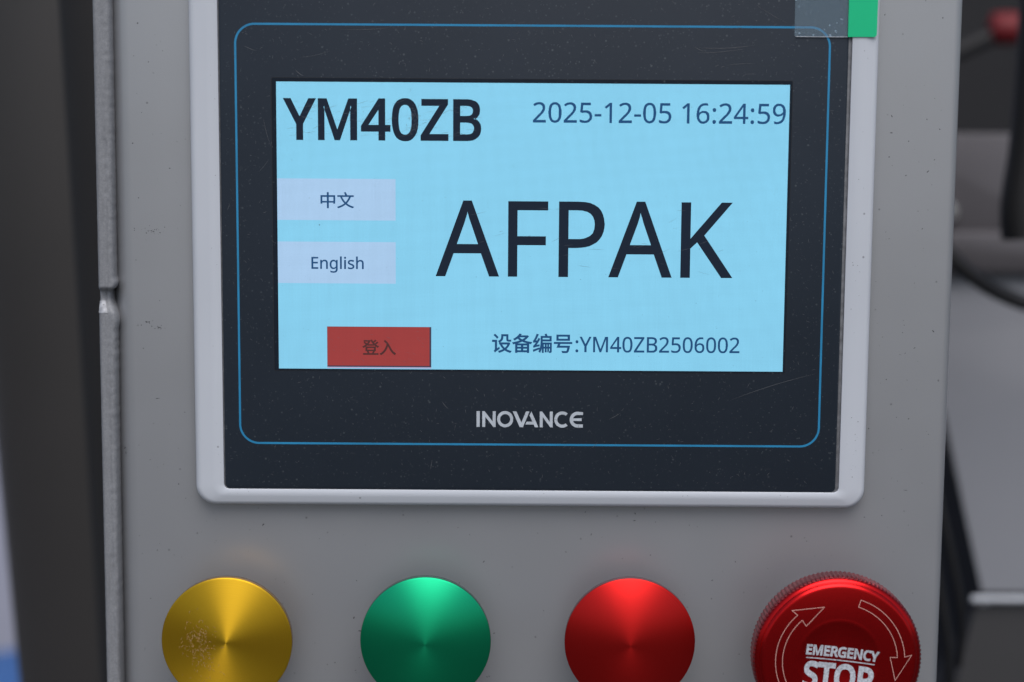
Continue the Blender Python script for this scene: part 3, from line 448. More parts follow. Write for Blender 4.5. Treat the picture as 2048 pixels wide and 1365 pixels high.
prof = [(-120.6, 7.0), (-119.8, 5.4), (-119.0, 3.8), (-118.2, 2.5), (-117.4, 1.5), (-116.6, 0.8), (-115.4, 0.25), (-113.5, 0.0)]
prof += [(-113.5 + k * 10, 0.0) for k in range(1, 25)]
for k in range(0, 11):
    a = R(90 * k / 10)
    prof.append((129.5 + 2.7 * math.sin(a), 2.7 - 2.7 * math.cos(a)))
prof.append((132.2, 20.0))
V = []; Fc = []
nz = 37
for j in range(nz):
    z = PZ0 + (PZ1 - PZ0) * j / (nz - 1)
    for x, y in prof: V.append(cl(x, y, z))
n = len(prof)
for j in range(nz - 1):
    for i in range(n - 1):
        Fc.append((j * n + i, j * n + i + 1, (j + 1) * n + i + 1, (j + 1) * n + i))
fp = mesh('front_panel', V, Fc, M['panel'], cab); auto_smooth(fp, 50)

# the raised strip along the left edge, with a dent in it
def zx(z): return 5.15 - 1.0 * min(max((100 - z) / 207, 0), 1)
V = []; Fc = []
rows = 721
pr = 11
for j in range(rows):
    z = PZ0 + (PZ1 - PZ0) * j / (rows - 1)
    w = zx(z); xl = -123.72 - 0.42 * (100 - z) / 207
    xl += 0.05 * noise.noise(Vector((0, 0, z * 0.4)))
    if z > 12.5: dent = min(1, max(0, (15.4 - z) / 1.1))
    else: dent = min(1, max(0, (z - 7.6) / 4.6))
    dent = dent * dent * (3 - 2 * dent)
    rough = 0.16 * noise.noise(Vector((5, 0, z * 0.5))) + 0.10 * noise.noise(Vector((9, 2, z * 3.1)))
    blob = 0.75 * math.exp(-((z - 5.5) / 2.2) ** 2) + 0.5 * math.exp(-((z - 17) / 1.2) ** 2) + 0.5 * math.exp(-((z + 3) / 10) ** 2) * (0.5 + 0.5 * noise.noise(Vector((1, 1, z * 0.5))))
    xr = xl + w + rough * 0.5 + blob - dent * 1.5
    h = 1.6
    V.append(cl(xl, 7.0, z))
    for q in range(pr):
        t = q / (pr - 1)
        x = xl + (xr - xl) * t
        y = -h + 0.9 * (1 - math.sin(min(t / 0.16, 1) * math.pi / 2)) + 1.0 * max(0, (t - 0.82) / 0.18) ** 2
        y += 0.05 * noise.noise(Vector((x * 0.9, z * 0.6, 3))) * (1 + 2 * (t > 0.55))
        y += dent * (1.9 + 0.9 * t)
        if z < 60: y += 0.55 * math.exp(-((t - 0.56) / 0.06) ** 2) * (0.6 + 0.6 * noise.noise(Vector((4, 4, z * 0.12))))
        V.append(cl(x, y, z))
    V.append(cl(xr + 0.05, 7.0, z))
n = pr + 2
for j in range(rows - 1):
    for i in range(n - 1):
        Fc.append((j * n + i, j * n + i + 1, (j + 1) * n + i + 1, (j + 1) * n + i))
es = mesh('edge_strip', V, Fc, M['edge'], cab, label='worn raised edge strip with a chipped dent'); auto_smooth(es, 60)

V = []; Fc = []
for j in range(9):
    t = j / 8; z = 7.9 + 3.4 * t
    d = min(1, max(0, (z - 7.6) / 4.6)); d = d * d * (3 - 2 * d)
    for q in range(4):
        x = -123.9 + (0.35 + 2.4 * (1 - t * 0.45)) * q / 3 + 0.12 * noise.noise(Vector((q, z * 2, 1)))
        V.append(cl(x, -1.72 + d * (1.9 + 0.9 * q / 5) + (0.5 if q == 0 else 0), z + 0.5 * noise.noise(Vector((q * 1.7, t * 3, 8)))))
for j in range(8):
    for q in range(3): Fc.append((j * 4 + q, j * 4 + q + 1, (j + 1) * 4 + q + 1, (j + 1) * 4 + q))
bc = mesh('bare_chip', V, Fc, M['bare'], cab, smooth=True, label='bright bare chip in the edge strip')

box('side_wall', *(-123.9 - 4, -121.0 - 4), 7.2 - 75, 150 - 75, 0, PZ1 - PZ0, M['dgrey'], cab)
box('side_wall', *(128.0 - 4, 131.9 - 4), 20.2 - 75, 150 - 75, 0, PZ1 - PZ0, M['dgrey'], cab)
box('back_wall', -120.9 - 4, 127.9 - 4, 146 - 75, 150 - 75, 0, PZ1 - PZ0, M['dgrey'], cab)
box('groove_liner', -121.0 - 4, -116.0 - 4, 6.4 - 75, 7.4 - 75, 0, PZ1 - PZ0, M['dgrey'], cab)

# grime: loose specks and smudges on the paint
V = []; Fc = []
def fleck(x, z, r, y=-0.02, el=1.0, rot=None, n=6):
    b = len(V); a0 = random.random() * 6 if rot is None else rot
    for k in range(n):
        a = 2 * math.pi * k / n
        rr = r * random.uniform(0.55, 1.2)
        u = rr * math.cos(a) * el; v = rr * math.sin(a)
        V.append(cl(x + u * math.cos(a0) - v * math.sin(a0), y, z + u * math.sin(a0) + v * math.cos(a0)))
    Fc.append(tuple(range(b, b + n)))
def blocked(x, z):
    if -96.5 < x < 107.5 and z > -51: return True
    return False
c = 0
while c < 240:
    x = random.uniform(-114, 127); z = random.uniform(-110, 110)
    if blocked(x, z) : continue
    if z < -52 and random.random() < 0.35: continue
    fleck(x, z, abs(random.gauss(0, 0.09)) + 0.05, el=random.choice((1, 1, 1.6, 2.4))); c += 1
for x, z, nn, sp in ((-108.0, 32.5, 26, 1.9), (-109.3, 5.0, 12, 0.6), (-106.2, 3.4, 18, 0.8), (-112.6, 4.0, 5, 0.4)):
    for k in range(nn): fleck(x + random.gauss(0, sp), z + random.gauss(0, sp * 0.35), random.uniform(0.05, 0.17), el=1.5)
for x, z, el, r, ro in ((-106.9, -18.2, 8, 0.10, 0.06), (-107.2, -18.3, 5, 0.08, -0.1), (116.8, 50.4, 1, 0.24, 0), (111.6, 55.9, 1, 0.22, 0),
                        (108.2, -26.0, 1, 0.2, 0), (113.0, -11, 1, 0.2, 0), (116.5, -22.5, 1, 0.16, 0), (-117.3, -33.5, 2, 0.25, 0.3), (120, -45, 9, 0.07, 0.05),
                        (-112.4, -96.5, 16, 0.05, 1.5), (-75.5, -57.0, 2.5, 0.2, 1), (-108, -65.2, 2, 0.14, 1), (117, -3.4, 6, 0.06, -0.2), (112, 63, 3, 0.2, 0.1)):
    fleck(x, z, r, el=el, rot=ro)
g = mesh('dirt_specks', V, [tuple(reversed(f)) for f in Fc], M['dirt'], cab); g['kind'] = 'stuff'

# ================================================================== touch panel
hmi = thing('touch_panel', 'operator touch panel with pale grey frame and lit blue screen, set in the grey cabinet', 'touch screen', (5.8, 0, -49.8))
hl = lambda x, h, z: (x - 5.8, -h, z + 49.8)
X0, X1, Z0, Z1 = -95.3, 106.9, -50.1, 109.5
GX0, GX1, GZ0, GZ1 = -86.4, 97.75, -44.75, 104.3
def rl(x0, x1, z0, z1, r, h): return [hl(x, h, z) for x, z in rrect(x0, x1, z0, z1, r, 10)]
loops = [rl(X0 + 1.6, X1 - 1.6, Z0 + 1.6, Z1 - 1.6, 4.4, 1.5), rl(X0 + 0.1, X1 - 0.1, Z0 + 0.1, Z1 - 0.1, 5.9, 1.55), rl(X0, X1, Z0, Z1, 6.0, 2.2)]
for k in range(1, 9):                              # rounded shoulder
    a = R(90 * k / 8)
    i = 1.9 * (1 - math.cos(a)); hh = 2.2 + 2.3 * math.sin(a)
    loops.append(rl(X0 + i * 1.25, X1 - i, Z0 + i, Z1 - i, 6.0 - i, hh))
loops.append(rl(X0 + 5.2, X1 - 4.2, Z0 + 3.0, Z1 - 3.0, 3.6, 5.0))
loops.append(rl(GX0 - 0.35, GX1 + 1.25, GZ0 - 0.30, GZ1 + 0.35, 1.7, 5.0))
loops.append(rl(GX0 - 0.15, GX1 + 1.05, GZ0 - 0.10, GZ1 + 0.15, 1.6, 4.85))
loops.append(rl(GX0 - 0.15, GX1 + 1.05, GZ0 - 0.10, GZ1 + 0.15, 1.6, 3.6))
loft('contact_shadow_strip', [rl(X0 + 1.5, X1 - 1.5, Z0 + 1.5, Z1 - 1.5, 4.5, 0.04), rl(X0 + 1.5, X1 - 1.5, Z0 + 1.5, Z1 - 1.5, 4.5, 1.52)], M['rubber'], hmi)  # black strip added behind the frame edge to deepen its contact shadow
bz = loft('bezel', loops, M['bezel'], hmi, deg=50)
loft('inner_lip', [rl(GX0 - 0.10, GX1 + 1.0, GZ0 - 0.06, GZ1 + 0.1, 1.6, 3.65), rl(GX0 - 0.10, GX1 + 1.0, GZ0 - 0.06, GZ1 + 0.1, 1.6, 4.25),
      rl(GX0 + 0.2, GX1 + 0.7, GZ0 + 0.2, GZ1 - 0.2, 1.4, 4.40)], M['lip'], hmi, cap_last=True)
fo = loft('overlay_film', [rl(GX0 + 0.25, GX1, GZ0 + 0.05, GZ1 - 0.1, 1.5, 4.41), rl(GX0 + 0.25, GX1, GZ0 + 0.05, GZ1 - 0.1, 1.5, 4.62),
      rl(GX0 + 0.33, GX1 - 0.08, GZ0 + 0.13, GZ1 - 0.18, 1.45, 4.68)], M['film'], hmi, cap_last=True)

def hf(h): return lambda x, z: hl(x, h, z)
# the blue outline printed on the film
BX0, BX1, BZ0, BZ1, BR = -81.75, 92.6, -31.1, 93.75, 6.0
bo = rrect(BX0, BX1, BZ0, BZ1, BR, 14); bi = rrect(BX0 + 0.62, BX1 - 0.62, BZ0 + 0.62, BZ1 - 0.62, BR - 0.62, 14)
k = len(bo)
mesh('outline', [hl(x, 4.695, z) for x, z in bo] + [hl(x, 4.695, z) for x, z in bi],
     [(i, (i + 1) % k, k + (i + 1) % k, k + i) for i in range(k)], M['blue'], fo, label='thin blue rounded outline')

# maker's name as printed below the screen
def LX(v): return -10.48 + (v - 530) / 990 * 31.92
def LZ(v): return -25.45 + (350 - v) / 146 * 4.82
def P_(pts): return [(LX(x), LZ(z)) for x, z in pts]
def arc(cx, cz, r, a0, a1, n=20, rz=None): return [(cx + r * math.cos(R(a0 + (a1 - a0) * i / n)), cz - (rz or r) * math.sin(R(a0 + (a1 - a0) * i / n))) for i in range(n + 1)]
logo = [
    [P_([(530, 205), (560, 205), (560, 350), (530, 350)])],
    [P_([(583, 350), (583, 205), (604, 205), (680, 300), (680, 205), (708, 205), (708, 350), (686, 350), (611, 256), (611, 350)])],
    [P_(arc(796, 277.5, 75, 0, 360, 40)[:-1]), P_(arc(796, 277.5, 47, 0, 360, 40)[:-1])],
    [P_([(866, 205), (900, 205), (947, 308), (990, 205), (1022, 205), (962, 350), (932, 350)])],
    [P_([(1040, 205), (1106, 350), (1073, 350), (1062, 325), (985, 325), (996, 299), (1050, 299), (1022, 240)])],
    [P_([(1118, 350), (1118, 205), (1140, 205), (1211, 300), (1211, 205), (1239, 205), (1239, 350), (1217, 350), (1146, 256), (1146, 350)])],
    [P_(arc(1328, 277.5, 75, 48, 312, 30) + arc(1328, 277.5, 47, 312, 48, 30))],
    [P_([(1520, 208), (1520, 235)] + arc(1470, 277.5, 43, 90, 165, 8) + [(1508, 264), (1508, 290)] + arc(1470, 277.5, 43, 197, 270, 8) + [(1520, 322), (1520, 350)] + arc(1470, 277.5, 73, 270, 90, 20))],
]
lg = []
for letter in logo:
    for c_ in letter: lg.append(c_)
filled('lettering', lg, M['white'], fo, hf(4.70), label='pale lettering INOVANCE', evenodd=True)

# the display behind its window
SX0, SX1, SZ0, SZ1 = -69.6, 80.95, -8.1, 76.8
a_ = rrect(SX0 - 1.35, SX1 + 0.75, SZ0 - 0.6, SZ1 + 1.1, 0.5, 4); b_ = rrect(SX0 + 0.02, SX1 - 0.02, SZ0 + 0.02, SZ1 - 0.02, 0.1, 4)
k = len(a_)
wl = rrect(SX0 - 1.47, SX1 + 0.87, SZ0 - 0.72, SZ1 + 1.22, 0.5, 4)
mesh('window_line', [hl(x, 4.705, z) for x, z in wl] + [hl(x, 4.705, z) for x, z in a_],
     [(i, (i + 1) % k, k + (i + 1) % k, k + i) for i in range(k)], M['rubber'], hmi)
mesh('window_edge', [hl(x, 4.70, z) for x, z in a_] + [hl(x, 4.70, z) for x, z in b_],
     [(i, (i + 1) % k, k + (i + 1) % k, k + i) for i in range(k)], M['window'], hmi)
def sheet(name, x0, x1, z0, z1, h, mat, parent, label=None, nx=1):
    return mesh(name, [hl(x0, h, z0), hl(x1, h, z0), hl(x1, h, z1), hl(x0, h, z1)], [(0, 1, 2, 3)], mat, parent, label=label)
dp = sheet('display', SX0, SX1, SZ0, SZ1, 4.72, M['screen'], hmi, 'lit light blue display')
sheet('language_key', SX0 + 0.02, -34.65, 36.3, 48.55, 4.75, M['lilac'], dp, 'pale lilac key for Chinese')
sheet('language_key', SX0 + 0.02, -34.65, 17.55, 29.9, 4.75, M['lilac'], dp, 'pale lilac key for English')
sheet('login_key_shadow', -55.15, -24.1, -7.5, 4.65, 4.74, M['darkkey'], dp)
sheet('login_key_edge', -55.15, -24.1, -7.85, -7.52, 4.745, M['lightkey'], dp)
sheet('login_key', -55.1, -24.6, -7.1, 4.60, 4.76, M['redkey'], dp, 'red login key')

H2 = 4.79
lettering('model', -67.1, -9.8, 60.0, 71.85, H2, M['ink'], dp, 'bold dark lettering YM40ZB', bold=6, fn=hf(H2))
lettering('date', 5.75, 79.85, 65.35, 71.3, H2, M['inkblue'], dp, 'blue date and time 2025-12-05 16:24:59', bold=0.6, fn=hf(H2))
lettering('afpak', -22.65, 65.1, 20.0, 42.25, H2, M['ink'], dp, 'large dark lettering AFPAK', bold=1.3, fn=hf(H2))
lettering('zhongwen', -56.75, -47.0, 39.9, 44.55, H2, M['inkblue'], dp, 'small blue Chinese characters for Chinese', bold=7, fn=hf(H2))
lettering('english', -59.6, -44.2, 20.75, 25.55, H2, M['inkblue'], dp, 'small blue word English', bold=3.5, fn=hf(H2))
lettering('login', -44.55, -34.75, -3.8, 0.7, H2, M['inkred'], dp, 'dark Chinese characters on the red key', bold=9, fn=hf(H2))
lettering('device', -5.85, 17.9, -2.85, 2.8, H2, M['inkblue'], dp, 'blue Chinese characters for device number', bold=4.5, fn=hf(H2))
lettering('serial', 19.0, 67.85, -2.65, 2.1, H2, M['inkblue'], dp, 'blue serial number YM40ZB2506002', bold=1.0, fn=hf(H2))

# fine scratches and lint on the film and the screen
V = []; Fc = []
def hair(x, z, L, ang, bend, w, h):
    b = len(V); n = 7
    for i in range(n):
        t = i / (n - 1) - 0.5
        a = R(ang) + bend * t
        px = x + L * t * math.cos(R(ang)) - bend * L * 0.5 * (t * t) * math.sin(R(ang)); pz = z + L * t * math.sin(R(ang)) + bend * L * 0.5 * (t * t) * math.cos(R(ang))
        ww = w * (1 - (2 * t) ** 2 * 0.9) * 0.5
        nx, nz_ = -math.sin(a), math.cos(a)
        V.append(hl(px + nx * ww, h, pz + nz_ * ww)); V.append(hl(px - nx * ww, h, pz - nz_ * ww))
    for i in range(n - 1): Fc.append((b + 2 * i, b + 2 * i + 1, b + 2 * i + 3, b + 2 * i + 2))
def onscreen(x, z): return SX0 - 1 < x < SX1 + 1 and SZ0 - 1 < z < SZ1 + 1
c = 0
while c < 420:
    x = random.uniform(GX0 + 2, GX1 - 2); z = random.uniform(GZ0 + 2, 102)
    if onscreen(x, z): continue
    hair(x, z, random.uniform(0.3, 1.4), random.uniform(0, 180), random.uniform(-1, 1), random.uniform(0.05, 0.09), 4.72); c += 1
for q in ((62, 87.3, 17, 3, .25, .13), (60.5, 86.2, 14, 5, .2, .1), (66, 82.8, 9, 4, -.2, .08), (54, 86.9, 4, -25, .4, .1), (-62.8, 79.2, 3.2, -36, .5, .15), (-77.2, 86.3, 4.0, -22, .2, .12),
          (78, -12.3, 27, 18, -.15, .10), (-58, 84.5, 9, 12, .3, .07), (-43, 92, 15, 3, .2, .07), (-24, -37, 3, 80, .3, .09), (25, -31, 3, 45, .5, .09), (-84, 40, 2, 70, .3, .1),
          (-72.6, 62, 8, -75, .25, .08), (-73.5, 52, 5, 50, .3, .07), (-20, -19, 3, -50, .4, .12), (31, -22, 4, 30, .3, .12), (75, 97, 12, -30, .2, .07)):
    hair(*q, 4.725)
def ink_scratches(x0, x1, z0, z1, n, h):
    for _ in range(n):
        hair(random.uniform(x0, x1), random.uniform(z0, z1), random.uniform(1.2, 5), random.choice((8, 12, 18, 25, -10, 5)) + random.uniform(-6, 6), random.uniform(-.3, .3), random.uniform(.03, .07), h)
ink_scratches(-66, -11, 60.5, 71.5, 60, 4.81)
for _ in range(46): hair(random.gauss(-29.3, 0.9), random.gauss(66.5, 2.4), random.uniform(.4, 1.5), random.uniform(0, 180), random.uniform(-1, 1), .09, 4.812)
ink_scratches(-20, 63, 21, 41, 26, 4.81)
for _ in range(40): hair(random.uniform(-54, -26), random.uniform(-6.5, 4), random.uniform(.4, 1.6), random.uniform(-40, 0), .2, .05, 4.81)
sc = mesh('scratches', V, [tuple(reversed(f)) for f in Fc], M['scratch'], hmi); sc['kind'] = 'stuff'
# specks of dirt lying on the lit screen
V = []; Fc = []
def cl2(x, y, z): return hl(x, 4.80, z)
_cl = cl; cl = cl2
for _ in range(170): fleck(random.uniform(SX0 + 1, SX1 - 1), random.uniform(SZ0 + 1, SZ1 - 1), random.uniform(0.04, 0.10))
fleck(-57.2, 34.9, 0.22); fleck(-46, 66.5, 0.12)
cl = _cl
ds = mesh('screen_specks', V, [tuple(reversed(f)) for f in Fc], M['dirt'], hmi); ds['kind'] = 'stuff'
# specks on the pale frame
V = []; Fc = []
def cl3(x, y, z): return hl(x, 5.02, z)
cl = cl3
for _ in range(26): fleck(random.uniform(100.5, 104), random.uniform(-40, 88), random.uniform(0.05, 0.16))
for _ in range(14): fleck(random.uniform(-89.6, -87.2), random.uniform(-40, 100), random.uniform(0.05, 0.12))
for _ in range(12): fleck(random.uniform(-85, 98), random.uniform(-46.4, -45.6), random.uniform(0.05, 0.11))
cl = _cl
df = mesh('frame_specks', V, [tuple(reversed(f)) for f in Fc], M['dirt'], hmi); df['kind'] = 'stuff'

# ================================================================== green index tab stuck over the corner of the frame
tb = thing('tape_tab', 'green tape tab with a clear strip over the top right corner of the pale frame', 'tape', (101.5, -5, 90.7))
def tl(x, h, z): return (x - 101.5, -h + 5, z - 90.7)
def slab(name, pts, h0, h1, mat):
    n = len(pts)
    V = [tl(x, h0(x), z) for x, z in pts] + [tl(x, h1(x), z) for x, z in pts]
    Fc = [tuple(range(n, 2 * n))] + [(i, (i + 1) % n, n + (i + 1) % n, n + i) for i in range(n)] + [tuple(reversed(range(n)))]
    o = mesh(name, V, Fc, mat, tb); return o
slab('clear_strip', rrect(81.8, 97.35, 90.72, 112, 0.7, 5), lambda x: 4.78, lambda x: 4.92 + max(0, (x - 94) * 0.04), M['clear'])
gp = [(97.35, 90.75), (105.2, 90.78), (105.75, 91.3), (105.85, 112), (97.35, 112)]
slab('green_end', gp, lambda x: 5.15, lambda x: 5.35, M['tab'])
V = []; Fc = []
tube('strip_edge', [tl(82.2, 4.98, 90.74), tl(90, 4.98, 90.72), tl(97.3, 5.05, 90.74)], 0.09, M['print_'], tb, 8, 2)

# ================================================================== push buttons
def push_button(x, z, mat, label, dome, power, matname):
    b = thing('push_button', label, 'push button', (x, 0, z), 'spun metal push buttons in a row below the touch panel')
    lathe('collar', [(12.0, 0.06), (12.0, 1.6), (11.4, 2.2), (9.2, 2.2)], M['steel'], b, 64)
    lathe('stem', [(9.0, 2.0), (9.0, 12.2)], M['steel'], b, 48)
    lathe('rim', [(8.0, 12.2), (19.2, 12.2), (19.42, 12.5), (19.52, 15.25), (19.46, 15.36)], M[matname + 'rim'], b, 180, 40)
    pr = [(19.46, 15.36), (19.40, 15.40)]
    for k in range(1, 48):
        r = 19.40 * (1 - k / 48)
        pr.append((r, 15.40 + dome * (1 - (r / 19.40) ** power)))
    c = lathe('cap', pr, mat, b, 180, 40, cap=0.01)
    return b
gold_button = push_button(-84.65, -89.1, M['gold'], 'gold spun metal push button with a scuffed face, leftmost in the row', 2.0, 1.35, 'gold')
push_button(-25.25, -88.6, M['green'], 'green spun metal push button between the gold and the red ones', 4.3, 2.0, 'green')
push_button(35.8, -88.55, M['red'], 'plain red spun metal push button between the green one and the emergency stop', 4.3, 2.0, 'red')

V = []; Fc = []
def cap_h(x, z): return 15.45 + 2.0 * (1 - (min(math.hypot(x, z), 19.3) / 19.40) ** 1.35)
for k in range(210):
    x = random.gauss(-8.6, 2.3); z = random.gauss(0.3, 2.9)
    if k > 150: x = random.gauss(-6.5, 2.6); z = random.gauss(-6.5, 3.0)
    if math.hypot(x, z) > 17.5: continue
    L = random.uniform(0.25, 1.3); a = random.uniform(0, math.pi); w = random.uniform(0.025, 0.055); bend = random.uniform(-1.4, 1.4)
    b0 = len(V)
    for i in range(5):
        t = i / 4 - 0.5; px_ = x + L * t * math.cos(a) - bend * L * t * t * math.sin(a); pz_ = z + L * t * math.sin(a) + bend * L * t * t * math.cos(a)
        ww = w * (1 - 3.2 * t * t)
        for sg_ in (1, -1):
            qx = px_ - sg_ * ww * math.sin(a); qz = pz_ + sg_ * ww * math.cos(a); V.append((qx, -cap_h(qx, qz), qz))
    for i in range(4): Fc.append((b0 + 2 * i + 1, b0 + 2 * i, b0 + 2 * i + 2, b0 + 2 * i + 3))
sm = mesh('scuff_marks', V, Fc, M['scuff'], gold_button); sm['kind'] = 'stuff'

# ================================================================== emergency stop
EX, EZ = 95.45, -89.0
es_ = thing('emergency_stop_button', 'large red knurled emergency stop button with white lettering and twist arrows', 'emergency stop', (EX, 0, EZ))
lathe('collar', [(12.6, 0.06), (12.6, 2.5), (12.0, 3.4), (10.0, 3.4)], M['rubber'], es_, 64)
lathe('stem', [(10.5, 2.8), (10.5, 22)], M['steel'], es_, 48)
NT_ = 116; SEG = NT_ * 6
def kn(k, r, h):
    if r < 24.0 or h > 30.3: return 0
    return -0.30 * (0.5 - 0.5 * math.cos(2 * math.pi * k / 6))
lathe('knurled_rim', [(12.6, 21.5), (23.2, 21.5), (24.6, 22.3), (24.6, 24.0), (24.6, 26.5), (24.6, 28.4), (24.2, 28.9)], M['knurl'], es_, SEG, 35, kn)
def face_h(r):
    if r < 11.6:
        t = r / 11.6
        return 30.25 + 1.05 * (t ** 2.4)
    if r < 12.4: return 31.3 + 0.06 * math.sin((r - 11.6) / 0.8 * math.pi)
    return 31.3 - 0.55 * ((r - 12.4) / 9.9) ** 2
fpz = [(24.05, 28.85), (24.0, 29.02), (23.15, 29.70), (23.0, 29.72), (22.92, 29.78), (22.86, 30.12), (22.78, 30.22), (22.35, 30.60), (22.12, 30.74)]
for k in range(0, 46):
    r = 22.0 * (1 - k / 46); fpz.append((r, face_h(r)))
cap = lathe('cap', fpz, M['stopred'], es_, 192, 40, cap=0.0)

ROT = R(-5.9)
def estop_fn(x, z):
    return (x, -(face_h(math.hypot(x, z)) + 0.07), z)
def rot_fn(x, z):
    X = x * math.cos(ROT) - z * math.sin(ROT); Z = x * math.sin(ROT) + z * math.cos(ROT)
    X += 0.9; 
    return (X, -(face_h(math.hypot(X, Z)) + 0.10), Z)
lettering('emerg', -10.5, 10.3, 0.95, 3.85, 0, M['print_'], es_, 'white lettering EMERGENCY', bold=8.5, fn=rot_fn)
filled('underline', [[(-10.4 + k * 1.0, -0.22) for k in range(21)] + [(9.6 - k * 1.0, 0.10) for k in range(21)]], M['print_'], es_, rot_fn)
lettering('stop', -10.3, 9.4, -8.6, -1.35, 0, M['print_'], es_, 'white lettering STOP', bold=18, fn=rot_fn)

def ribbon(name, pts, w, parent):
    V = []; Fc = []; n = len(pts)
    for i in range(n):
        a = Vector(pts[i - 1]); b = Vector(pts[i]); c = Vector(pts[(i + 1) % n])
        t1 = (b - a).normalized(); t2 = (c - b).normalized()
        mm = Vector((-t1.y, t1.x)) + Vector((-t2.y, t2.x))
        if mm.length < 1e-4: mm = Vector((-t1.y, t1.x))
        mm.normalize(); kk = min(1 / max(mm.dot(Vector((-t1.y, t1.x))), 0.35), 2.5)
        for s in (1, -1): q = b + mm * (s * w / 2 * kk); V.append(estop_fn(q.x, q.y))
    for i in range(n):
        j = (i + 1) % n; Fc.append((2 * i, 2 * i + 1, 2 * j + 1, 2 * j))
    return mesh(name, V, Fc, M['line'], parent, label='thin engraved arrow outline')
def pol(r, a): return (r * math.cos(R(a)), r * math.sin(R(a)))
def arrow(a_tail, a_base, a_tip, ro, ri):
    n = 22
    p = [pol(ro, a_tail + (a_base - a_tail) * k / n) for k in range(n + 1)]
    p += [pol(ro + 2.1, a_base + 1.0), pol((ro + ri) / 2 - 0.6, a_tip), pol(ri - 2.1, a_base + 1.0)]
    p += [pol(ri, a_base + (a_tail - a_base) * k / n) for k in range(n + 1)]
    return p
ribbon('arrow', arrow(203, 132, 106, 18.35, 16.35), 0.15, es_)
ribbon('arrow', arrow(72, 4, -19, 19.15, 17.0), 0.15, es_)

# ================================================================== behind, out of focus
post = thing('machine_post', 'dark grey round machine post standing behind the left edge of the cabinet', 'machine post', (-120, 278, -900))
tube('column', [(-0.067 * 130 * t, 0, 130 * t) for t in range(11)], 60, M['dark'], post, 64, 1)
tube('base_flange', [(0, 0, 0), (0, 0, 14)], 95, M['dgrey'], post, 48, 1)

cd_ = tube('black_shade_filler', [(-122 - 0.037 * (z + 900), 187, z) for z in range(-900, 421, 132)], 20.5, M['shade_filler'], None, 48, 1)  # upright added only to supply the dark falloff beside the cabinet
tag(cd_, 'black round upright added to darken the gap between machine post and cabinet', 'shade_filler')

drum = thing('blue_drum', 'blurred blue plastic drum at the bottom left behind the machine post', 'drum', (-306, 640, -948))
lathe_pts = [(120, 0), (150, 10), (155, 200), (150, 380), (155, 400), (155, 570), (148, 600), (125, 618)]
V = []; Fc = []; sg = 48
for r, z in lathe_pts:
    for k in range(sg): a = 2 * math.pi * k / sg; V.append((r * math.cos(a), r * math.sin(a), z))
for i in range(len(lathe_pts) - 1):
    for k in range(sg): k2 = (k + 1) % sg; Fc.append((i * sg + k, i * sg + k2, (i + 1) * sg + k2, (i + 1) * sg + k))
Fc.append(tuple((len(lathe_pts) - 1) * sg + k for k in range(sg)))
dr = mesh('shell', V, Fc, M['blueplastic'], drum); auto_smooth(dr, 40)

ps = box('pale_wall', -2500, -150, 2500, 2560, -900, 1500, M['pale'])
tag(ps, 'pale lavender grey wall far behind the post at the left edge', 'wall')

hs = thing('machine_housing', 'grey metal machine housing right of the cabinet, sky highlight put into the pale colour of its rounded lip', 'machine', (300, 300, -900))
def ql(x, y, z): return (x - 300, y - 300, z + 900)
V = [ql(*p) for p in ((188, 300, -6), (420, 300, -6), (420, 258, -147), (214, 258, -147), (207, 268, -112), (199.6, 281, -69.4), (191, 292, -35))]
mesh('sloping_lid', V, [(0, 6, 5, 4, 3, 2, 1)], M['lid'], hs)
tube('rounded_lip', [ql(213.5, 256, -151.5), ql(218, 253, -149.2), ql(224, 252, -148.8), ql(420, 252, -148.3)], 1.5, M['bezel'], hs, 16, 6)  # sky highlight along the lip put into a paler material than the lid
V = [ql(*p) for p in ((211, 255, -151.5), (420, 255, -150.5), (420, 255, -330), (180, 255, -330), (203, 255, -190), (208, 255, -165))]
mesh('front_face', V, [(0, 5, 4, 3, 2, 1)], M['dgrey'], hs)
V = [ql(*p) for p in ((207, 268, -112), (214, 258, -147), (211, 255, -151.5), (203, 255, -190), (180, 255, -330), (180, 420, -330), (188, 300, -6), (191, 292, -35), (199.6, 281, -69.4))]
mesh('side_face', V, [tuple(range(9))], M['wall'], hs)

bw = thing('machine_backdrop', 'near black machine body far back on the right side', 'machine', (330, 520, -900))
box('back_panel', -180, 420, 0, 30, 0, 1300, M['wall'], bw)

pl = thing('mounting_plate', 'blurred warm grey steel plate behind the right edge of the cabinet', 'plate', (207, 300, -20))
box('plate', -40, 90, 0, 6, 15, 79, M['plate'], pl, 1.0)
box('plate_foot', -40, 90, -9, -1, 15, 34, M['plate'], pl, 2.0)
bt = lathe('bolt', [(5.2, 0), (5.2, 3.5), (4.6, 4.4), (2, 4.6)], M['steel'], pl, 24, cap=0.2); bt.location = Vector((-6.5, -2, 43)) * S

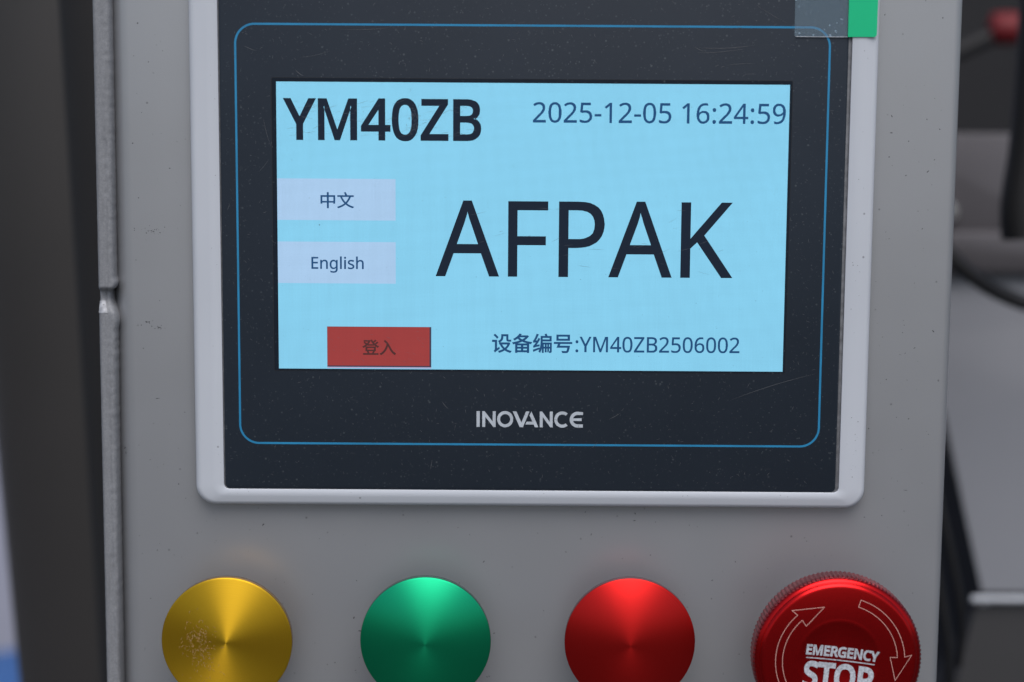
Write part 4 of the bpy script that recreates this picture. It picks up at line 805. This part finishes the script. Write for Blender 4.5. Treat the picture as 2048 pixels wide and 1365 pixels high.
hose = tube('rubber_hose', [(150, 232, 45), (179, 228, 16), (188, 226, 6.5), (197, 225, -1.2), (207, 225, -7.2), (221, 225, -12.4), (240, 225, -15.5), (290, 225, -17)], 3.4, M['rubber'], None, 16, 6)
tag(hose, 'black rubber hose curving across the grey housing lid', 'hose')
c1 = tube('black_cable', [(168, 180, -62), (174.5, 180, -89), (179.2, 180, -108), (185.4, 182, -135), (187, 190, -160)], 1.7, M['rubber'], None, 12, 6)
tag(c1, 'upper black cable hanging beside the right edge of the cabinet', 'cable', 'black cables hanging behind the cabinet')
c2 = tube('black_cable', [(170, 180, -100), (175, 180, -122), (180, 180, -148), (182, 185, -175)], 1.9, M['rubber'], None, 12, 6)
tag(c2, 'lower black cable hanging beside the right edge of the cabinet', 'cable', 'black cables hanging behind the cabinet')

rod = tube('black_rod', [(213, 200, 140), (211, 200, 64), (208, 200, 32), (209, 200, 18)], 8.5, M['rubber'], None, 24, 6)
tag(rod, 'thick black rod standing at the right edge of the picture', 'rod')

lv = thing('red_knob_lever', 'blurred black lever with a red knob in the top right corner', 'lever', (258, 420, 112))
tube('lever_arm', [(-60, 0, -21), (-30, 0, -14), (-14, 0, -7), (-4, 0, -3)], 4.4, M['rubber'], lv, 16, 5)
V = []; Fc = []; sg = 24; rg = [(6, -8.5), (8.0, -7), (8.7, 0), (8.0, 7), (5.5, 8.5)]
for r, x in rg:
    for k in range(sg): a = 2 * math.pi * k / sg; V.append((x, r * math.cos(a), r * math.sin(a)))
for i in range(len(rg) - 1):
    for k in range(sg): k2 = (k + 1) % sg; Fc.append((i * sg + k, (i + 1) * sg + k, (i + 1) * sg + k2, i * sg + k2))
Fc.append(tuple(range(sg))); Fc.append(tuple(reversed([(len(rg) - 1) * sg + k for k in range(sg)])))
kb = mesh('knob', V, Fc, M['redplastic'], lv); auto_smooth(kb, 50)

gr = mesh('ground', [(-60000, -60000, -900), (60000, -60000, -900), (60000, 60000, -900), (-60000, 60000, -900)], [(0, 1, 2, 3)], M['ground'])
gr['kind'] = 'structure'; gr['label'] = 'dark ground'
